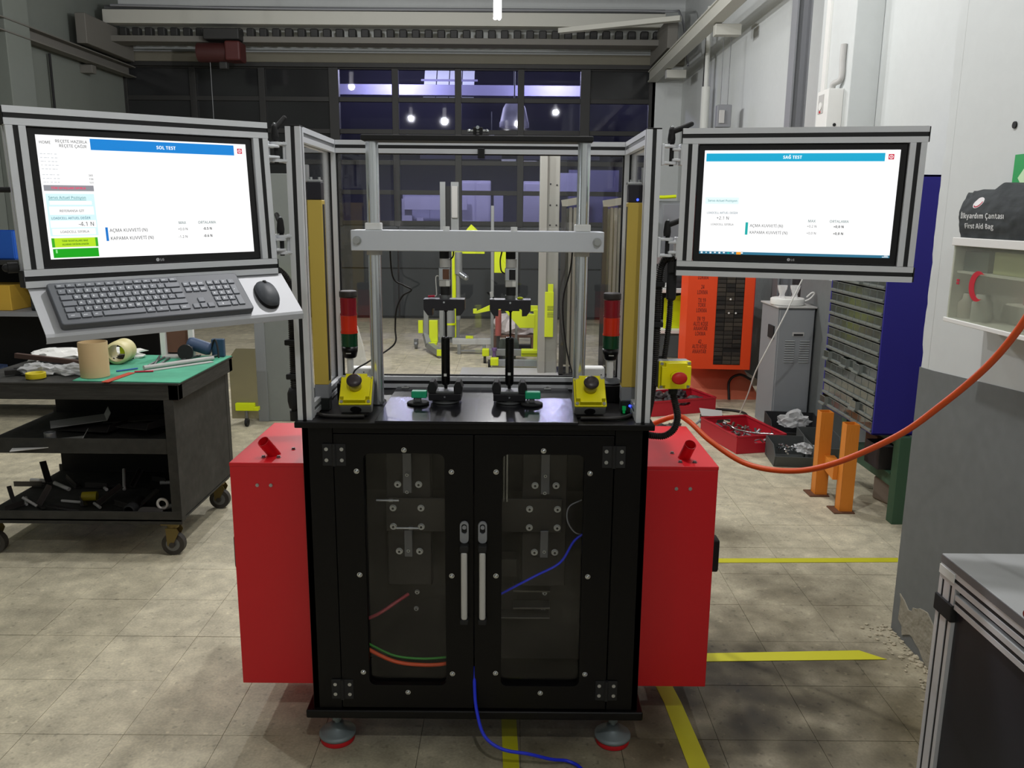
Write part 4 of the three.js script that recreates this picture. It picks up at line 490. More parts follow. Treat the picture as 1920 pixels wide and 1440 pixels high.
// ---------------------------------------------------------------- conduits, hoses, cables
{
  const t = thing('cable_conduit', 'black corrugated conduit running down the left frame post', 'conduit', [-0.64, 1.1, -2.37]);
  P(t, 'hose', ribbed([[-0.665, 1.515, -2.3], [-0.652, 1.505, -2.32], [-0.638, 1.48, -2.345], [-0.634, 1.44, -2.36], [-0.634, 1.3, -2.36], [-0.635, 1.15, -2.36], [-0.638, 1.085, -2.38], [-0.63, 1.02, -2.5]], 0.0115), mats.cable);
  for (const y of [1.43, 1.3, 1.2]) P(t, 'clip', [bb(-0.654, -0.617, y - 0.008, y + 0.008, -2.342, -2.362, 0.003), cy(0.0145, 0.016, -0.634, y, -2.36, 16)], mats.blackMatt); P(t, 'gland', [lathe([[0, 1.105], [0.016, 1.105], [0.02, 1.125], [0.02, 1.15], [0.014, 1.165], [0, 1.165]], 20, -0.636, 0, -2.36), cy(0.016, 0.03, -0.638, 1.08, -2.37)], mats.blackMatt);
  const r = thing('cable_conduit', 'black corrugated conduit dropping from the right panel along the frame post', 'conduit', [0.42, 1.05, -2.37]);
  P(r, 'hose', ribbed([[0.455, 1.535, -2.34], [0.437, 1.55, -2.345], [0.424, 1.535, -2.36], [0.418, 1.49, -2.37], [0.417, 1.4, -2.37], [0.417, 1.28, -2.375], [0.416, 1.15, -2.4], [0.412, 1.06, -2.45]], 0.0115), mats.cable);
  for (const y of [1.475, 1.36]) P(r, 'clip', [bb(0.3985, 0.432, y - 0.008, y + 0.008, -2.352, -2.372, 0.003), cy(0.0145, 0.016, 0.418, y, -2.37, 16)], mats.blackMatt); P(r, 'elbow', [cy(0.016, 0.03, 0.45, 1.525, -2.345, 18), bb(0.437, 0.463, 1.43, 1.52, -2.37, -2.34, 0.008)], mats.blackMatt);
  P(r, 'second_hose', ribbed([[0.452, 1.44, -2.37], [0.452, 1.35, -2.38], [0.448, 1.22, -2.42]], 0.009), mats.cable);
  const e = thing('cable_conduit', 'thick black conduit looping from the emergency stop box to the cabinet', 'conduit', [0.46, 1.03, -2.37]);
  P(e, 'hose', ribbed([[0.472, 1.185, -2.372], [0.474, 1.15, -2.368], [0.482, 1.115, -2.36], [0.487, 1.085, -2.36], [0.478, 1.05, -2.36], [0.452, 1.03, -2.36], [0.42, 1.028, -2.365], [0.39, 1.03, -2.38]], 0.0112, 0.005), mats.cable); P(e, 'gland', cy(0.0135, 0.03, 0.4725, 1.17, -2.372, 18), mats.blackMatt);
  one('air_hose', 'bright blue air hose coming out between the cabinet doors onto the floor', 'hose', tube([[-0.108, 0.3, -2.32], [-0.107, 0.245, -2.296], [-0.1, 0.185, -2.27], [-0.075, 0.12, -2.235], [-0.02, 0.085, -2.22], [0.06, 0.062, -2.23], [0.13, 0.03, -2.25], [0.185, 0.009, -2.27], [0.228, 0.0055, -2.23], [0.27, 0.0055, -2.1], [0.3, 0.0055, -1.8]], 0.0052, 110, 10), mats.blueHose);
  one('cabinet_hose', 'blue hose sagging behind the right cabinet window', 'hose', tube([[0.26, 0.72, -2.41], [0.2, 0.68, -2.41], [0.155, 0.61, -2.4], [0.08, 0.565, -2.4], [0.01, 0.525, -2.4], [-0.05, 0.48, -2.42]], 0.004, 50, 10), mats.blueHose);
  one('cabinet_wire', 'thin grey wire looping beside the carriage behind the right window', 'wire', tube([[0.22, 0.8, -2.44], [0.18, 0.78, -2.43], [0.175, 0.74, -2.42], [0.2, 0.7, -2.42], [0.24, 0.69, -2.43]], 0.0022, 40, 6), mats.midGrey);
  one('cabinet_cable', 'orange cable lying at the bottom of the left cabinet window', 'cable', tube([[-0.5, 0.33, -2.42], [-0.43, 0.298, -2.4], [-0.36, 0.272, -2.39], [-0.28, 0.262, -2.39], [-0.21, 0.26, -2.4], [-0.16, 0.262, -2.43]], 0.0062, 50, 10), M(0xe2511c, 0.5));
  one('cabinet_cable', 'green cable lying behind the orange one in the left cabinet window', 'cable', tube([[-0.46, 0.315, -2.43], [-0.37, 0.286, -2.405], [-0.28, 0.275, -2.405], [-0.2, 0.272, -2.42]], 0.004, 40, 8), M(0x2f8f2a, 0.5));
  one('cabinet_cable', 'dull red cable slanting up behind the left cabinet window', 'cable', tube([[-0.5, 0.385, -2.42], [-0.42, 0.428, -2.4], [-0.36, 0.462, -2.42], [-0.325, 0.475, -2.45]], 0.0055, 40, 10), M(0x9a3a44, 0.5));
  one('fixture_cable', 'thin black cable hanging in a zigzag behind the left press column', 'cable', tube([[-0.39, 1.6, -2.64], [-0.385, 1.47, -2.66], [-0.35, 1.44, -2.66], [-0.325, 1.425, -2.66], [-0.355, 1.405, -2.66], [-0.375, 1.36, -2.66], [-0.38, 1.3, -2.66], [-0.378, 1.26, -2.65], [-0.4, 1.235, -2.64], [-0.46, 1.2, -2.6], [-0.5, 1.175, -2.58], [-0.505, 1.14, -2.58], [-0.49, 1.12, -2.57]], 0.0028, 120, 8), mats.cable);
  one('fixture_cable', 'thin black cable hanging behind the right press column', 'cable', tube([[0.19, 1.6, -2.64], [0.184, 1.5, -2.66], [0.165, 1.42, -2.66], [0.162, 1.36, -2.66], [0.17, 1.28, -2.66], [0.185, 1.2, -2.65], [0.21, 1.12, -2.62], [0.225, 1.0835, -2.6]], 0.0026, 90, 8), mats.cable);
  one('air_hose', 'long orange air hose sweeping from behind the machine up to the right', 'hose', tube([[0.48, 0.86, -3.06], [0.6, 0.935, -2.98], [0.65, 0.925, -2.96], [0.72, 0.868, -2.88], [0.83, 0.81, -2.8], [0.95, 0.817, -2.7], [1.05, 0.882, -2.58], [1.18, 1.01, -2.45], [1.25, 1.13, -2.35], [1.3, 1.26, -2.24], [1.32, 1.375, -2.15], [1.33, 1.5, -2.07], [1.34, 1.6, -1.98], [1.4, 1.75, -1.8], [1.57, 1.9, -1.7]], 0.0098, 140, 14), mats.hose);
  const rep = thing('junction_box', 'small white junction box behind the left signal tower', 'box', [-0.47, 1.125, -2.68]); P(rep, 'lid', bb(-0.53, -0.425, 1.1255, 1.17, -2.66, -2.7, 0.006), mats.white2); P(rep, 'screw', cz(0.002, 0.002, -0.486, 1.155, -2.6595, 8), mats.blackMatt); P(rep, 'stand', bb(-0.5, -0.45, 1.0805, 1.1255, -2.67, -2.695), mats.blackMatt);
  const rp2 = thing('junction_box', 'small white junction box behind the right signal tower', 'box', [0.26, 1.13, -2.68]); P(rp2, 'lid', bb(0.216, 0.304, 1.135, 1.178, -2.66, -2.7, 0.008), mats.white2); P(rp2, 'screw', [cz(0.002, 0.002, 0.225, 1.155, -2.6595, 8), cz(0.002, 0.002, 0.292, 1.153, -2.6595, 8)], mats.blackMatt); P(rp2, 'stand', bb(0.24, 0.28, 1.0805, 1.135, -2.67, -2.695), mats.blackMatt);
  one('service_cable', 'black cable lying along the cabinet top beside the left push-button box', 'cable', tube([[-0.57, 1.087, -2.36], [-0.54, 1.0865, -2.34], [-0.49, 1.0865, -2.335], [-0.43, 1.0865, -2.34]], 0.006, 30, 10), mats.cable);
  one('service_cable', 'black cable lying along the cabinet top beside the right push-button box', 'cable', tube([[0.36, 1.0865, -2.39], [0.33, 1.0865, -2.35], [0.29, 1.0865, -2.335], [0.24, 1.0865, -2.34], [0.2, 1.0865, -2.335]], 0.006, 30, 10), mats.cable);
}
// ---------------------------------------------------------------- left: steel workbench trolley and what lies on it
const blob = (r, n, sx, sy, sz, k = 0.35, s0 = 0) => { const g = new THREE.IcosahedronGeometry(r, n), p = g.attributes.position; for (let i = 0; i < p.count; i++) { const x = p.getX(i), y = p.getY(i), z = p.getZ(i), f = 1 + k * noise(x / r * 1.9 + s0, y / r * 1.9, z / r * 1.9 + s0) + k * 0.6 * noise(x / r * 5 + s0, y / r * 5, z / r * 5); p.setXYZ(i, x * f * sx, Math.max(-r * 0.25, y * f * sy), z * f * sz); } g.computeVertexNormals(); return g; };
const TY = 0.872, tz0 = -3.8, tz1 = -4.56;
{
  const t = thing('workbench_trolley', 'black steel workbench trolley with two cluttered shelves on castors', 'workbench', [-2.04, 0, -4.18]), L = -2.6, Rr = -1.6;
  P(t, 'top_frame', [bb(L, Rr + 0.03, 0.79, TY - 0.008, tz0, tz0 - 0.05, 0.003), bb(L, Rr + 0.03, 0.79, TY - 0.008, tz1, tz1 + 0.05, 0.003), bb(Rr - 0.02, Rr + 0.03, 0.79, TY - 0.008, tz0, tz1, 0.003)], mats.rust);
  P(t, 'top_plate', metreUV(bb(L, Rr + 0.035, TY - 0.008, TY, tz0 + 0.005, tz1, 0.001)), mats.rust);
  P(t, 'side_sheet', metreUV(bb(Rr - 0.004, Rr, 0.2, 0.8, tz0 - 0.03, tz1 + 0.02, 0.001)), mats.rust);
  P(t, 'back_sheet', metreUV(bb(L + 0.02, Rr - 0.03, 0.2, 0.8, tz1 + 0.006, tz1 + 0.01, 0)), M(0x121110, 0.8));
  for (const z of [tz0 - 0.025, tz1 + 0.025]) for (const x of z > -4 ? [Rr - 0.022, L + 0.022] : [Rr - 0.022]) P(t, 'post', metreUV(bb(x - 0.024, x + 0.024, 0.18, 0.8, z - 0.024, z + 0.024, 0.002)), mats.rust);
  P(t, 'middle_shelf', [metreUV(bb(L, Rr - 0.03, 0.535, 0.545, tz0 - 0.01, tz1, 0.001)), metreUV(bb(L, Rr - 0.03, 0.525, 0.6, tz0 - 0.004, tz0 - 0.008, 0.001)), metreUV(bb(L, Rr - 0.03, 0.525, 0.575, tz1, tz1 + 0.004, 0.001))], mats.rust);
  P(t, 'bottom_tray', [metreUV(bb(L, Rr, 0.185, 0.195, tz0, tz1, 0.001)), metreUV(bb(L, Rr, 0.17, 0.235, tz0, tz0 - 0.006, 0.001)), metreUV(bb(L, Rr, 0.17, 0.235, tz1, tz1 + 0.006, 0.001))], mats.rust);
  for (const [x, z] of [[-1.665, -3.845], [-1.665, -4.5], [-2.55, -3.845], [-2.55, -4.5]]) {
    const c = P(t, 'castor', [bb(x - 0.045, x + 0.045, 0.162, 0.17, z - 0.04, z + 0.04, 0.002), cy(0.028, 0.022, x, 0.152, z, 20), mv(ext(poly([[-0.035, 0], [0.02, 0], [0.03, -0.02], [-0.01, -0.1], [-0.03, -0.09]]), 0.004), x + 0.008, 0.143, z + 0.026), mv(ext(poly([[-0.035, 0], [0.02, 0], [0.03, -0.02], [-0.01, -0.1], [-0.03, -0.09]]), 0.004), x + 0.008, 0.143, z - 0.03)], M(0x74653a, 0.45, 0.6), { label: 'brassy castor fork' });
    P(c, 'wheel', [cz(0.056, 0.034, x, 0.056, z, 30), cz(0.014, 0.066, x, 0.056, z, 16)], M(0x3a3733, 0.7)); P(c, 'wheel_hub', cz(0.034, 0.038, x, 0.056, z, 24), mats.dullSteel);
  }
  const gm = poly([[-2.08, 3.83], [-1.563, 3.805], [-1.565, 4.55], [-2.25, 4.55], [-2.1, 4.1]].map(([x, z]) => [x, z])); const mg2 = ext(gm, 0.004); mg2.rotateX(-Math.PI / 2); mg2.translate(0, TY + 0.0005, 0); one('cutting_mat', 'worn green mat covering the right end of the workbench trolley', 'mat', metreUV(mg2, 1.3), mats.mat);
  const y = TY + 0.005;
  one('cardboard_tube', 'short wide cardboard tube standing on the green mat', 'tube', lathe([[0.058, 0.002], [0.065, 0.002], [0.066, 0.17], [0.058, 0.17], [0.058, 0.002]], 40, -2.02, y, -3.93), mats.card);
  const pf = thing('pipe_fitting', 'ivory plastic pipe fitting lying open end forward behind the cardboard tube', 'pipe fitting', [-2.06, y, -4.3]);
  P(pf, 'body', mv(lathe([[0.045, -0.005], [0.058, 0], [0.06, 0.05], [0.052, 0.055], [0.052, 0.09], [0.06, 0.095], [0.06, 0.13], [0.045, 0.13], [0.045, 0.0]], 36), -2.06, y + 0.061, -4.24, 6, -90), M(0xd9cf9a, 0.5)); P(pf, 'inner_tab', bb(-2.066, -2.036, y + 0.05, y + 0.085, -4.3, -4.29, 0.003), mats.fluo, { label: 'bright yellow inner tab' });
  one('steel_tube', 'long bright steel tube lying across the green mat', 'tube', rod([-1.86, y + 0.012, -4.1], [-1.615, y + 0.012, -4.4], 0.0115, 16), mats.lightGrey);
  one('flat_bar', 'flat pale steel bar beside the bright tube on the green mat', 'bar', bar([-1.83, y + 0.003, -4.06], [-1.6, y + 0.003, -4.34], 0.03, 0.005), mats.lightGrey);
  [[-1.83, -4.17, -1.86, -4.42], [-1.85, -4.2, -1.93, -4.46], [-1.8, -4.22, -1.73, -4.52], [-1.72, -4.28, -1.63, -4.5], [-1.88, -4.2, -1.9, -4.5]].forEach(([a, b, c, d], i) => one('steel_rod', ['thin steel rod nearest the steel tube, in the loose fan of rods on the mat', 'thin steel rod at the outer edge of the loose fan of rods on the mat', 'thin steel rod pointing at the wooden crate from the fan of rods', 'thin steel rod before the blue angle grinder', 'thin steel rod lying in the middle of the fan of rods on the mat'][i], 'rod', rod([a, y + 0.006, b], [c, y + 0.006 + 0.004 * (i % 2), d], 0.0055, 8), mats.dullSteel));
  one('red_strip', 'orange-red strip hanging over the front edge of the green mat', 'strip', [bar([-1.905, y + 0.002, -3.785], [-1.885, y + 0.002, -4.02], 0.035, 0.004)], M(0xb8432c, 0.6));
  one('marker_pen', 'thin red pen lying on the green mat beside the strip', 'pen', rod([-1.875, y + 0.005, -4.03], [-1.79, y + 0.005, -4.05], 0.0045, 10), M(0xc41a3a, 0.45)); one('marker_pen', 'thin blue pen lying on the green mat behind the strip', 'pen', rod([-1.97, y + 0.005, -4.04], [-1.9, y + 0.005, -4.12], 0.004, 10), M(0x2a5aa8, 0.45));
  one('tape_roll', 'yellow ring of tape lying at the front edge of the workbench', 'tape', lathe([[0.028, 0], [0.043, 0], [0.044, 0.002], [0.044, 0.024], [0.043, 0.026], [0.028, 0.026], [0.028, 0]], 32, -2.28, y, -3.88), M(0xcdbb10, 0.5));
  const bagM = mats.bag; one('plastic_bag', 'crumpled clear plastic bag beside the yellow tape ring, left one', 'bag', mv(blob(0.07, 4, 1.3, 0.5, 0.8, 0.5, 3), -2.32, y + 0.018, -3.99), bagM); one('plastic_bag', 'crumpled clear plastic bag behind the yellow tape ring, right one', 'bag', mv(blob(0.07, 4, 1.6, 0.45, 0.8, 0.5, 9), -2.17, y + 0.018, -4.0, -20), bagM);
  one('rusty_bar', 'rusty square bar lying across the pile of dark bars', 'bar', bar([-2.5, y + 0.07, -4.1], [-2.13, y + 0.03, -4.1], 0.024, 0.024), M(0x4d3a32, 0.7, 0.3));
  for (let i = 0; i < 6; i++) one('dark_bar', ['front', 'second', 'third', 'fourth', 'fifth', 'rearmost'][i] + ' dark steel bar, counted from the tape ring, beside the cardboard tube', 'bar', bar([-2.46 + 0.02 * i, y + 0.014 + 0.004 * (i % 3), -3.93 - 0.045 * i], [-2.17 + 0.025 * i, y + 0.014 + 0.004 * (i % 2), -4.12 - 0.055 * i], 0.028, 0.024), M(0x2b2a28, 0.5, 0.5));
  one('white_rag', 'white rag crumpled behind the pile of dark bars, left one', 'rag', mv(blob(0.12, 4, 1.2, 0.28, 0.9, 0.5, 1), -2.46, y + 0.02, -4.4), mats.white2); one('white_rag', 'white rag crumpled behind the pile of dark bars, right one', 'rag', mv(blob(0.11, 4, 1.3, 0.3, 0.9, 0.5, 5), -2.18, y + 0.02, -4.47), mats.white2);
  const gr = thing('angle_grinder', 'blue-grey angle grinder lying at the far corner of the green mat', 'power tool', [-1.7, y, -4.45]);
  P(gr, 'motor_housing', mv(lathe([[0, 0], [0.03, 0.002], [0.036, 0.02], [0.036, 0.11], [0.028, 0.13], [0, 0.132]], 26), -1.66, y + 0.04, -4.5, 0, 0, 72), M(0x3f5270, 0.5)); P(gr, 'gear_head', [cy(0.034, 0.05, -1.77, y + 0.04, -4.43, 22), ball(0.03, -1.77, y + 0.05, -4.43)], mats.greyPlastic); P(gr, 'grinding_disc', mv(cy(0.042, 0.006, 0, 0, 0, 30), -1.76, y + 0.043, -4.39, 0, 82), mats.blackMatt); P(gr, 'blue_stand', bb(-1.66, -1.59, y, y + 0.1, -4.5, -4.53, 0.006), M(0x2d4a66, 0.5)); P(gr, 'power_flex', tube([[-1.66, y + 0.05, -4.5], [-1.63, y + 0.1, -4.48], [-1.61, y + 0.06, -4.46], [-1.6, y + 0.006, -4.44]], 0.005, 24, 8), mats.blackMatt);
  const wc = thing('wooden_crate', 'brown crate with two white posts standing behind the steel rods', 'crate', [-1.85, y, -4.52]); P(wc, 'board', bb(-1.86, -1.73, y + 0.02, y + 0.16, -4.54, -4.52), mats.wood); wc.position.x -= 0.05; for (const x of [-1.875, -1.72]) P(wc, 'white_post', bb(x - 0.014, x + 0.014, y, y + 0.17, -4.5, -4.525), mats.white2); P(wc, 'base_board', bb(-1.86, -1.73, y, y + 0.012, -4.44, -4.52), mats.lightGrey);
  // scrap on the shelves: every piece a thing
  const sm = [mats.lightGrey, M(0x4b4846, 0.5, 0.5), M(0x5d5853, 0.55, 0.4), M(0x2f2d2c, 0.6, 0.4)];
  [[-2.28, -3.95, 0.3, 0.16, 20], [-2.15, -4.2, 0.3, 0.14, -14], [-2.0, -4.35, 0.34, 0.12, 8], [-2.3, -4.25, 0.26, 0.16, 30], [-1.85, -4.1, 0.22, 0.12, -25]].forEach(([x, z, w, d, a], i) => one('scrap_sheet', ['bright bent scrap sheet at the front edge', 'dark bent scrap sheet under the others', 'long scrap sheet near the back edge', 'wide scrap sheet at the open end', 'short scrap sheet close to the steel post'][i] + ' of the trolley\'s middle shelf', 'metal sheet', mv(ext(poly([[-w / 2, 0], [w / 2, 0.01], [w / 2 + 0.02, 0.05], [w / 2 + 0.017, 0.05], [w / 2 - 0.003, 0.013], [-w / 2, 0.003]]), d), x, 0.5465 + 0.012 * i, z, a), sm[i % 3]));
  const can = thing('metal_can', 'small dented metal can at the front of the middle shelf', 'can', [-2.22, 0.546, -3.84]); P(can, 'body', lathe([[0, 0.5462], [0.026, 0.5462], [0.027, 0.549], [0.026, 0.615], [0.027, 0.62], [0.024, 0.62], [0.023, 0.552], [0, 0.552]], 28, -2.22, 0, -3.84), mats.dullSteel);
  const zones = [[-2.5, 'at the open end of the tray'], [-2.36, 'on the open side of the yellow roll'], [-2.2, 'beside the yellow roll'], [-2.05, 'between yellow roll and hollow pipe'], [-1.9, 'by the hollow pipe'], [-1.77, 'by the bright ring']];
  zones.forEach(([zx, zl], n) => [['near the front lip', -3.87], ['towards the back sheet', -4.2]].forEach(([rl, rz]) => ['grey steel rod', 'flat dark offcut', 'angle iron piece'].forEach((kl, k) => {
    const x = zx + rr(-0.06, 0.06), z = rz - rr(0, 0.14), a = rr(0, 3.14), l = rr(0.08, 0.22), up = rr(0, 0.11) * ((n + k) % 2), e = [Math.min(-1.69, x + Math.cos(a) * l), 0.205 + up, z - Math.sin(a) * l * 0.5];
    one('scrap_piece', `${kl} ${zl}, ${rl}`, 'scrap', k === 0 ? rod([x, 0.207, z], e, rr(0.007, 0.012), 10) : k === 1 ? bar([x, 0.207, z], e, rr(0.02, 0.035), 0.007) : [bar([x, 0.207, z], e, 0.03, 0.004), bar([x, 0.22, z + 0.012], [e[0], e[1] + 0.013, e[2] + 0.012], 0.004, 0.026)], sm[[0, 3, 1][k]]);
  })));
  one('yellow_roll', 'small dusty yellow roll among the scrap on the bottom tray', 'roll', mv(cx(0.025, 0.07, 0, 0, 0, 22), -2.17, 0.222, -4.05, 10), M(0x9a8c14, 0.6)); one('steel_ring', 'bright thick steel ring standing against the trolley post', 'ring', mv(new THREE.TorusGeometry(0.024, 0.007, 10, 30), -1.705, 0.262, -3.84), mats.lightGrey); one('hollow_pipe', 'black hollow pipe stub lying open end forward on the bottom tray', 'pipe', mv(lathe([[0.022, 0], [0.03, 0], [0.03, 0.14], [0.022, 0.14], [0.022, 0]], 26), -1.87, 0.226, -3.83, 0, -90), mats.blackMatt); one('shoe_plate', 'rounded grey steel plate lying before the bright ring', 'plate', mv(ext(poly(rrect(-0.06, 0.06, -0.022, 0.022, 0.02)), 0.012, 0.002), -1.76, 0.222, -3.83, 0, -60), sm[1]);
}
// ---------------------------------------------------------------- left background: rack, column, acrylic sheet
{
  const t = thing('storage_rack', 'dark storage rack with pale shelf boards along the left wall', 'rack', [-3.6, 0, -6.7]);
  for (const [x, z] of [[-4.6, -6.45], [-2.75, -6.45], [-4.6, -7.0], [-2.75, -7.0]]) P(t, 'upright', bb(x - 0.025, x + 0.025, 0, 1.3, z - 0.025, z + 0.025), mats.darkSteel);
  for (const [y, m] of [[0.25, mats.darkSteel], [0.88, mats.midGrey], [1.28, mats.darkSteel]]) P(t, 'shelf', bb(-4.63, -2.72, y - 0.035, y, -6.42, -7.03), m); P(t, 'back_sheet', bb(-4.6, -2.75, 0.05, 1.3, -7.02, -7.03, 0), M(0x1b1a1a, 0.8));
  one('blue_crate', 'blue plastic crate on top of the dark storage rack', 'crate', [bb(-4.3, -3.88, 1.281, 1.3, -6.5, -6.85), bb(-4.3, -3.88, 1.29, 1.5, -6.49, -6.5), bb(-4.3, -3.88, 1.29, 1.5, -6.85, -6.86), bb(-3.885, -3.875, 1.29, 1.5, -6.5, -6.85), bb(-4.305, -4.295, 1.29, 1.5, -6.5, -6.85)], M(0x1d55b0, 0.5));
  one('yellow_carton', 'stained yellow carton on the pale shelf of the dark rack', 'box', bb(-4.3, -3.95, 0.8805, 1.08, -6.5, -6.8, 0.006), M(0xc9a23a, 0.8));
  for (let i = 0; i < 5; i++) one('dark_bin', ['first', 'second', 'third', 'fourth', 'fifth'][i] + ' dark part bin counted from the blue crate along the rack shelf', 'bin', [bb(-3.8 + i * 0.21, -3.62 + i * 0.21, 0.8805, 1.0 + 0.03 * (i % 2), -6.5, -6.8, 0.01), bb(-3.79 + i * 0.21, -3.63 + i * 0.21, 0.9, 0.93, -6.49, -6.5, 0.002)], M([0x262a2c, 0x2b2522, 0x303436, 0x1f2226, 0x33302b][i], 0.7));
  for (let i = 0; i < 4; i++) one('machine_part', ['first', 'second', 'third', 'last'][i] + ' dark machine part counted along the rack\'s lowest shelf', 'machine part', mv(blob(0.14, 3, 1.1, 0.9, 0.8, 0.4, i), -4.3 + i * 0.42, 0.3, -6.7), M([0x2a3a5a, 0x2b2b2a, 0x3a3632, 0x242a2c][i], 0.7));
  const c = thing('grey_pillar', 'grey painted concrete pillar behind the left frame post', 'pillar', [-1.9, 0, -6.7]); P(c, 'shaft', metreUV(bb(-2.04, -1.73, 0, 1.95, -6.5, -6.82, 0.006)), M(0x9da09d, 0.8, 0, { map: plasterTex })); P(c, 'corner_strip', bb(-2.045, -1.965, 0, 0.84, -6.49, -6.5), mats.cabGrey);
  const a = thing('acrylic_sheet', 'scratched clear acrylic sheet with cut corners beside the grey pillar', 'sheet', [-2.1, 0.05, -6.35]); P(a, 'sheet', mv(ext(poly([[-0.11, 0], [0.1, 0], [0.1, 0.56], [-0.05, 0.56], [-0.11, 0.48]]), 0.006, 0.001), -2.1, 0.06, -6.35), new THREE.MeshPhysicalMaterial({ color: 0xb8b49a, roughness: 0.3, transmission: 0.75, thickness: 0 }));
  const cl = thing('sheet_stand', 'small yellow clamp stand with a caster holding the acrylic sheet', 'stand', [-2.09, 0, -6.33]); P(cl, 'yellow_clamp', [bb(-2.17, -2.02, 0.13, 0.19, -6.31, -6.36, 0.004), bb(-2.03, -1.99, 0.13, 0.16, -6.31, -6.36, 0.004)], mats.fluo); P(cl, 'stem', cy(0.012, 0.08, -2.09, 0.09, -6.33, 14), mats.dullSteel); P(cl, 'wheel', cx(0.035, 0.02, -2.09, 0.035, -6.33, 20), mats.blackMatt);
  const yl = thing('yellow_guide', 'bright yellow guide block on the grey pillar beside the keyboard shelf', 'guide', [-1.82, 1.03, -6.47]); P(yl, 'block', [bb(-1.865, -1.8, 1.1, 1.2, -6.44, -6.5, 0.004), bb(-1.83, -1.745, 1.03, 1.15, -6.43, -6.5, 0.004)], mats.fluo); P(yl, 'arm', bb(-1.95, -1.78, 0.98, 1.02, -6.44, -6.5, 0.004), mats.fluo);
}
